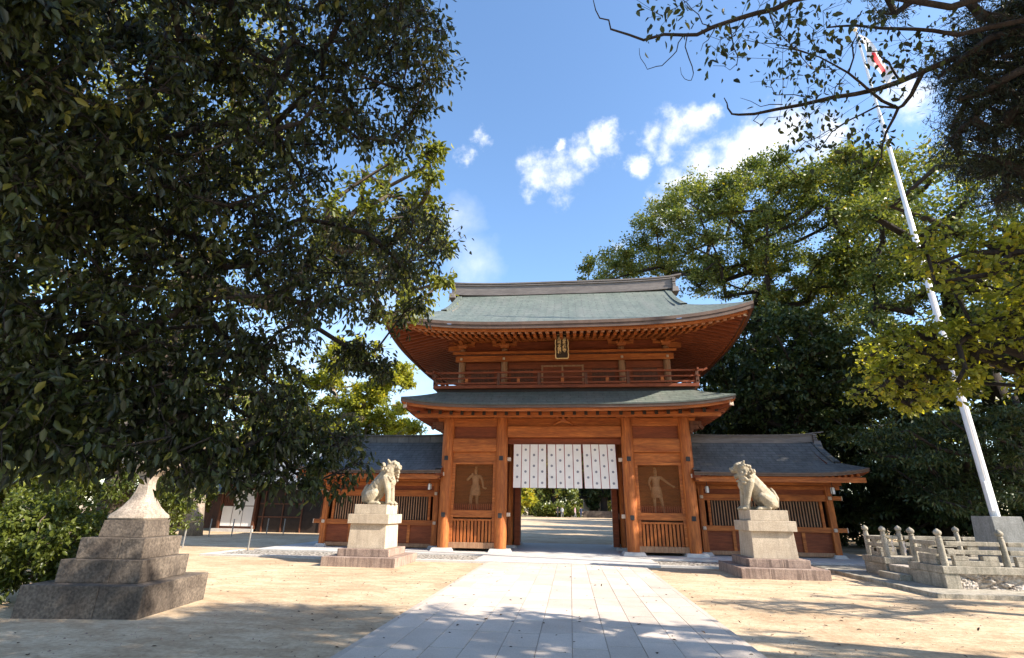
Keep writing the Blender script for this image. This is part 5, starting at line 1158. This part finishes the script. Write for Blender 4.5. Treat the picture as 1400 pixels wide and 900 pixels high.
# ------------------------------------------------------------------ courtyard seen through the gate
GZ = .5
for x, y, h, w, lf, lb in ((-13, 70, 12, 5.5, 'leaf_camphor', 'green courtyard tree at the left of the gateway view'), (-9, 64, 5, 3.6, 'leaf_yellow', 'low yellow green courtyard tree at the left jamb'), (-3, 74, 13, 6, 'leaf_camphor', 'green courtyard tree in the middle of the gateway view'), (6, 76, 14, 5.5, 'leaf_forest', 'dark courtyard tree with leaning trunk right of the middle'), (15, 73, 13, 6, 'leaf_forest', 'dark courtyard tree at the right of the gateway view'), (-21, 78, 13, 6, 'leaf_forest', 'dark courtyard tree far left beyond the gateway'), (-8, 92, 15, 9, 'leaf_forest', 'tall dark tree in the back row beyond the courtyard, left one'), (8, 95, 16, 9, 'leaf_forest', 'tall dark tree in the back row beyond the courtyard, middle one'), (24, 92, 15, 9, 'leaf_forest', 'tall dark tree in the back row beyond the courtyard, right one'), (17, 24, 13, 5.5, 'leaf_camphor', 'tree at the right side of the courtyard, nearest the gate'), (21, 38, 15, 6.5, 'leaf_camphor', 'tree at the right side of the courtyard, second from the gate'), (24, 54, 15, 7, 'leaf_camphor', 'tree at the right side of the courtyard, furthest from the gate'), (14, 17, 11, 5, 'leaf_camphor', 'tree just behind the right gallery, at the edge of the courtyard'), (12, 47, 12, 5, 'leaf_camphor', 'tree standing out into the courtyard on the right'), (30, 31, 19, 7.5, 'leaf_camphor', 'tallest tree at the far right of the courtyard')):
    bb = blobs_in([(x, y, GZ+h*.58, w, w*.6, h*.45)], 110, w*.2, flo=.25)
    tree('courtyard_tree', lb, 'tree', (x, y, GZ), [(x, y, GZ), (x+.3, y, GZ+h*.25), (x+.8, y, GZ+h*.5)], .04*h, bb, lf, 'bark_dark', n_leaf=110, size=.55, asp=.55, droop=.1, hexa=False, twig=.05, twigs=False, limit=5, group='trees across the courtyard')
for x, y, h, w, lb in ((-12, 69, 2.6, 4.0, 'clipped hedge at the left back of the courtyard'), (-2, 72, 2.2, 4.2, 'clipped hedge behind the walking visitors'), (0, 86, 6.0, 15, 'long tall hedge closing the back of the courtyard')):
    bb = blobs_in([(x, y, GZ+h*.45, w, 1.2, h*.5)], 70 if w < 9 else 170, .7 if w < 9 else 1.1, flo=.2)
    tree('hedge', lb, 'hedge', (x, y, GZ), [(x, y, GZ), (x, y, GZ+.5), (x, y, GZ+1)], .08, bb, 'leaf_camphor', 'bark_dark', n_leaf=110, size=.4, asp=.55, droop=.1, hexa=False, twig=.03, twigs=False, limit=3)
tag(MB().box(2.2, 14, 72.0, 72.6, GZ-.1, GZ+1.1).build('low_wall', 'granite_old', None, loc=(8, 72, GZ)), 'low grey stone wall across the far side of the courtyard', 'wall')
ps_ = thing('pavilion', 'small dark-roofed shrine pavilion with a sunlit wall, far across the courtyard', 'building', (5.2, 79, GZ))
MB().box(2.6, 6.4, 77.5, 81, GZ, GZ+3.4).build('wall', 'end_pale', ps_); a = MB(); a.grid([[(1.8, 76.6, GZ+3.3), (7.2, 76.6, GZ+3.3)], [(1.8, 79.2, GZ+5.2), (7.2, 79.2, GZ+5.2)], [(1.8, 81.8, GZ+3.3), (7.2, 81.8, GZ+3.3)]]); a.box(1.8, 7.2, 76.6, 76.7, GZ+3.1, GZ+3.296); a.build('roof', 'wood_black', ps_)
MB().box(3.6, 5.2, 77.44, 77.5, GZ, GZ+2.3).build('door', 'wood_black', ps_)
def person(x, y, top, legs, label, stride=.12, face=0):
    t = thing('person', label, 'person', (x, y, GZ), 'visitors in the courtyard', rotz=face)
    J, E = body(dict(lknee=(-.10, -.05-stride*.5, .48, .06), lankle=(-.10, -stride, .09, .045), ltoe=(-.11, -stride-.16, .035, .036), rknee=(.10, stride*.3, .48, .06), rankle=(.10, stride+.05, .12, .045), rtoe=(.11, stride-.08, .04, .036)))
    def ms(c):
        if c.z > 1.455: return 3 if (c.z > 1.61 or c.y > .02) else 2
        if c.z > .90: return 2 if (abs(c.x) > .225 and c.z < .92) else 0
        if abs(c.x) > .215: return 2
        return 1
    figure('body', J, E, [top, legs, 'skin', 'hair'], zsplit=ms, parent=t, sub=1)
person(-1.9, 66, 'cloth_black', 'cloth_black', 'person in black walking at the left of the courtyard group', .2, .6); person(-1.2, 68, 'cloth_white', 'cloth_grey', 'person in a white top and grey trousers beside the one in black', .1, -.4)
person(.9, 66, 'cloth_pink', 'cloth_grey', 'person in a pale pink top crossing the courtyard', .18, 1.2); person(1.9, 69, 'cloth_navy', 'cloth_navy', 'person in navy clothes next to the one in pink', .05, .2)
person(7.6, 69, 'cloth_white', 'cloth_navy', 'lone person in a white shirt and navy trousers before the low wall', .08, 2.5)
person(11.2, 67, 'cloth_black', 'cloth_black', 'person all in black near the right jamb', .08, 1.0); person(12.3, 68, 'cloth_grey', 'cloth_navy', 'person in a grey top near the right jamb', .05, -.6); person(13.2, 66.5, 'cloth_white', 'cloth_black', 'person in a white top closest to the right jamb', .12, .3)
# fallen leaves scattered on the sand and the paving
n = 520; px = rng.uniform(-9, 9, n); py = -17+13*rng.random(n)**1.4; ok = ~((px < -4.9) & (py < -11) & (py > -13.4)); px, py = px[ok], py[ok]; n = len(px)
zz = np.where((px > PX0-.1) & (px < PX0+PW+.1), .056, .008); ax = rng.normal(size=(n, 3)); ax[:, 2] *= .15; L = rng.uniform(.03, .075, n)
lt = leaf_part('fallen_leaves', 'leaf_litter', None, np.stack([px, py, zz], 1), ax, L, L*.5, rng.random(n), (0, 0, 0), flat=.9); tag(lt, 'scattered small brown leaves lying on the sand and the paving', 'leaves', kind='stuff')
# small pebbles in the sand
n = 2600; px = rng.uniform(-9, 9, n); py = -17.5+14*rng.random(n)**1.3; ok = ((px < PX0-.15) | (px > PX0+PW+.15)) & ~((px < -5.8) & (py < -10.8) & (py > -13.8)) & (py < -3.6) & ~((abs(px-5.7) < 1.2) & (py > -5.8)) & ~((abs(px+5.85) < 1.2) & (py > -5.7)) & ~((px > 7.6) & (py > -8.2))
pb = MB()
for x, y in zip(px[ok], py[ok]):
    r = .006+.013*rng.random()**3; a = rng.uniform(.7, 1.3, 6)*r; pb.add([(x+a[0], y, 0), (x, y+a[1], 0), (x-a[2], y, 0), (x, y-a[3], 0), (x+.2*r, y, a[4]*.9)], [(0, 1, 4), (1, 2, 4), (2, 3, 4), (3, 0, 4)])
tag(pb.build('pebbles', 'granite_stain', None), 'tiny pebbles strewn over the sandy forecourt', 'pebbles', kind='stuff')
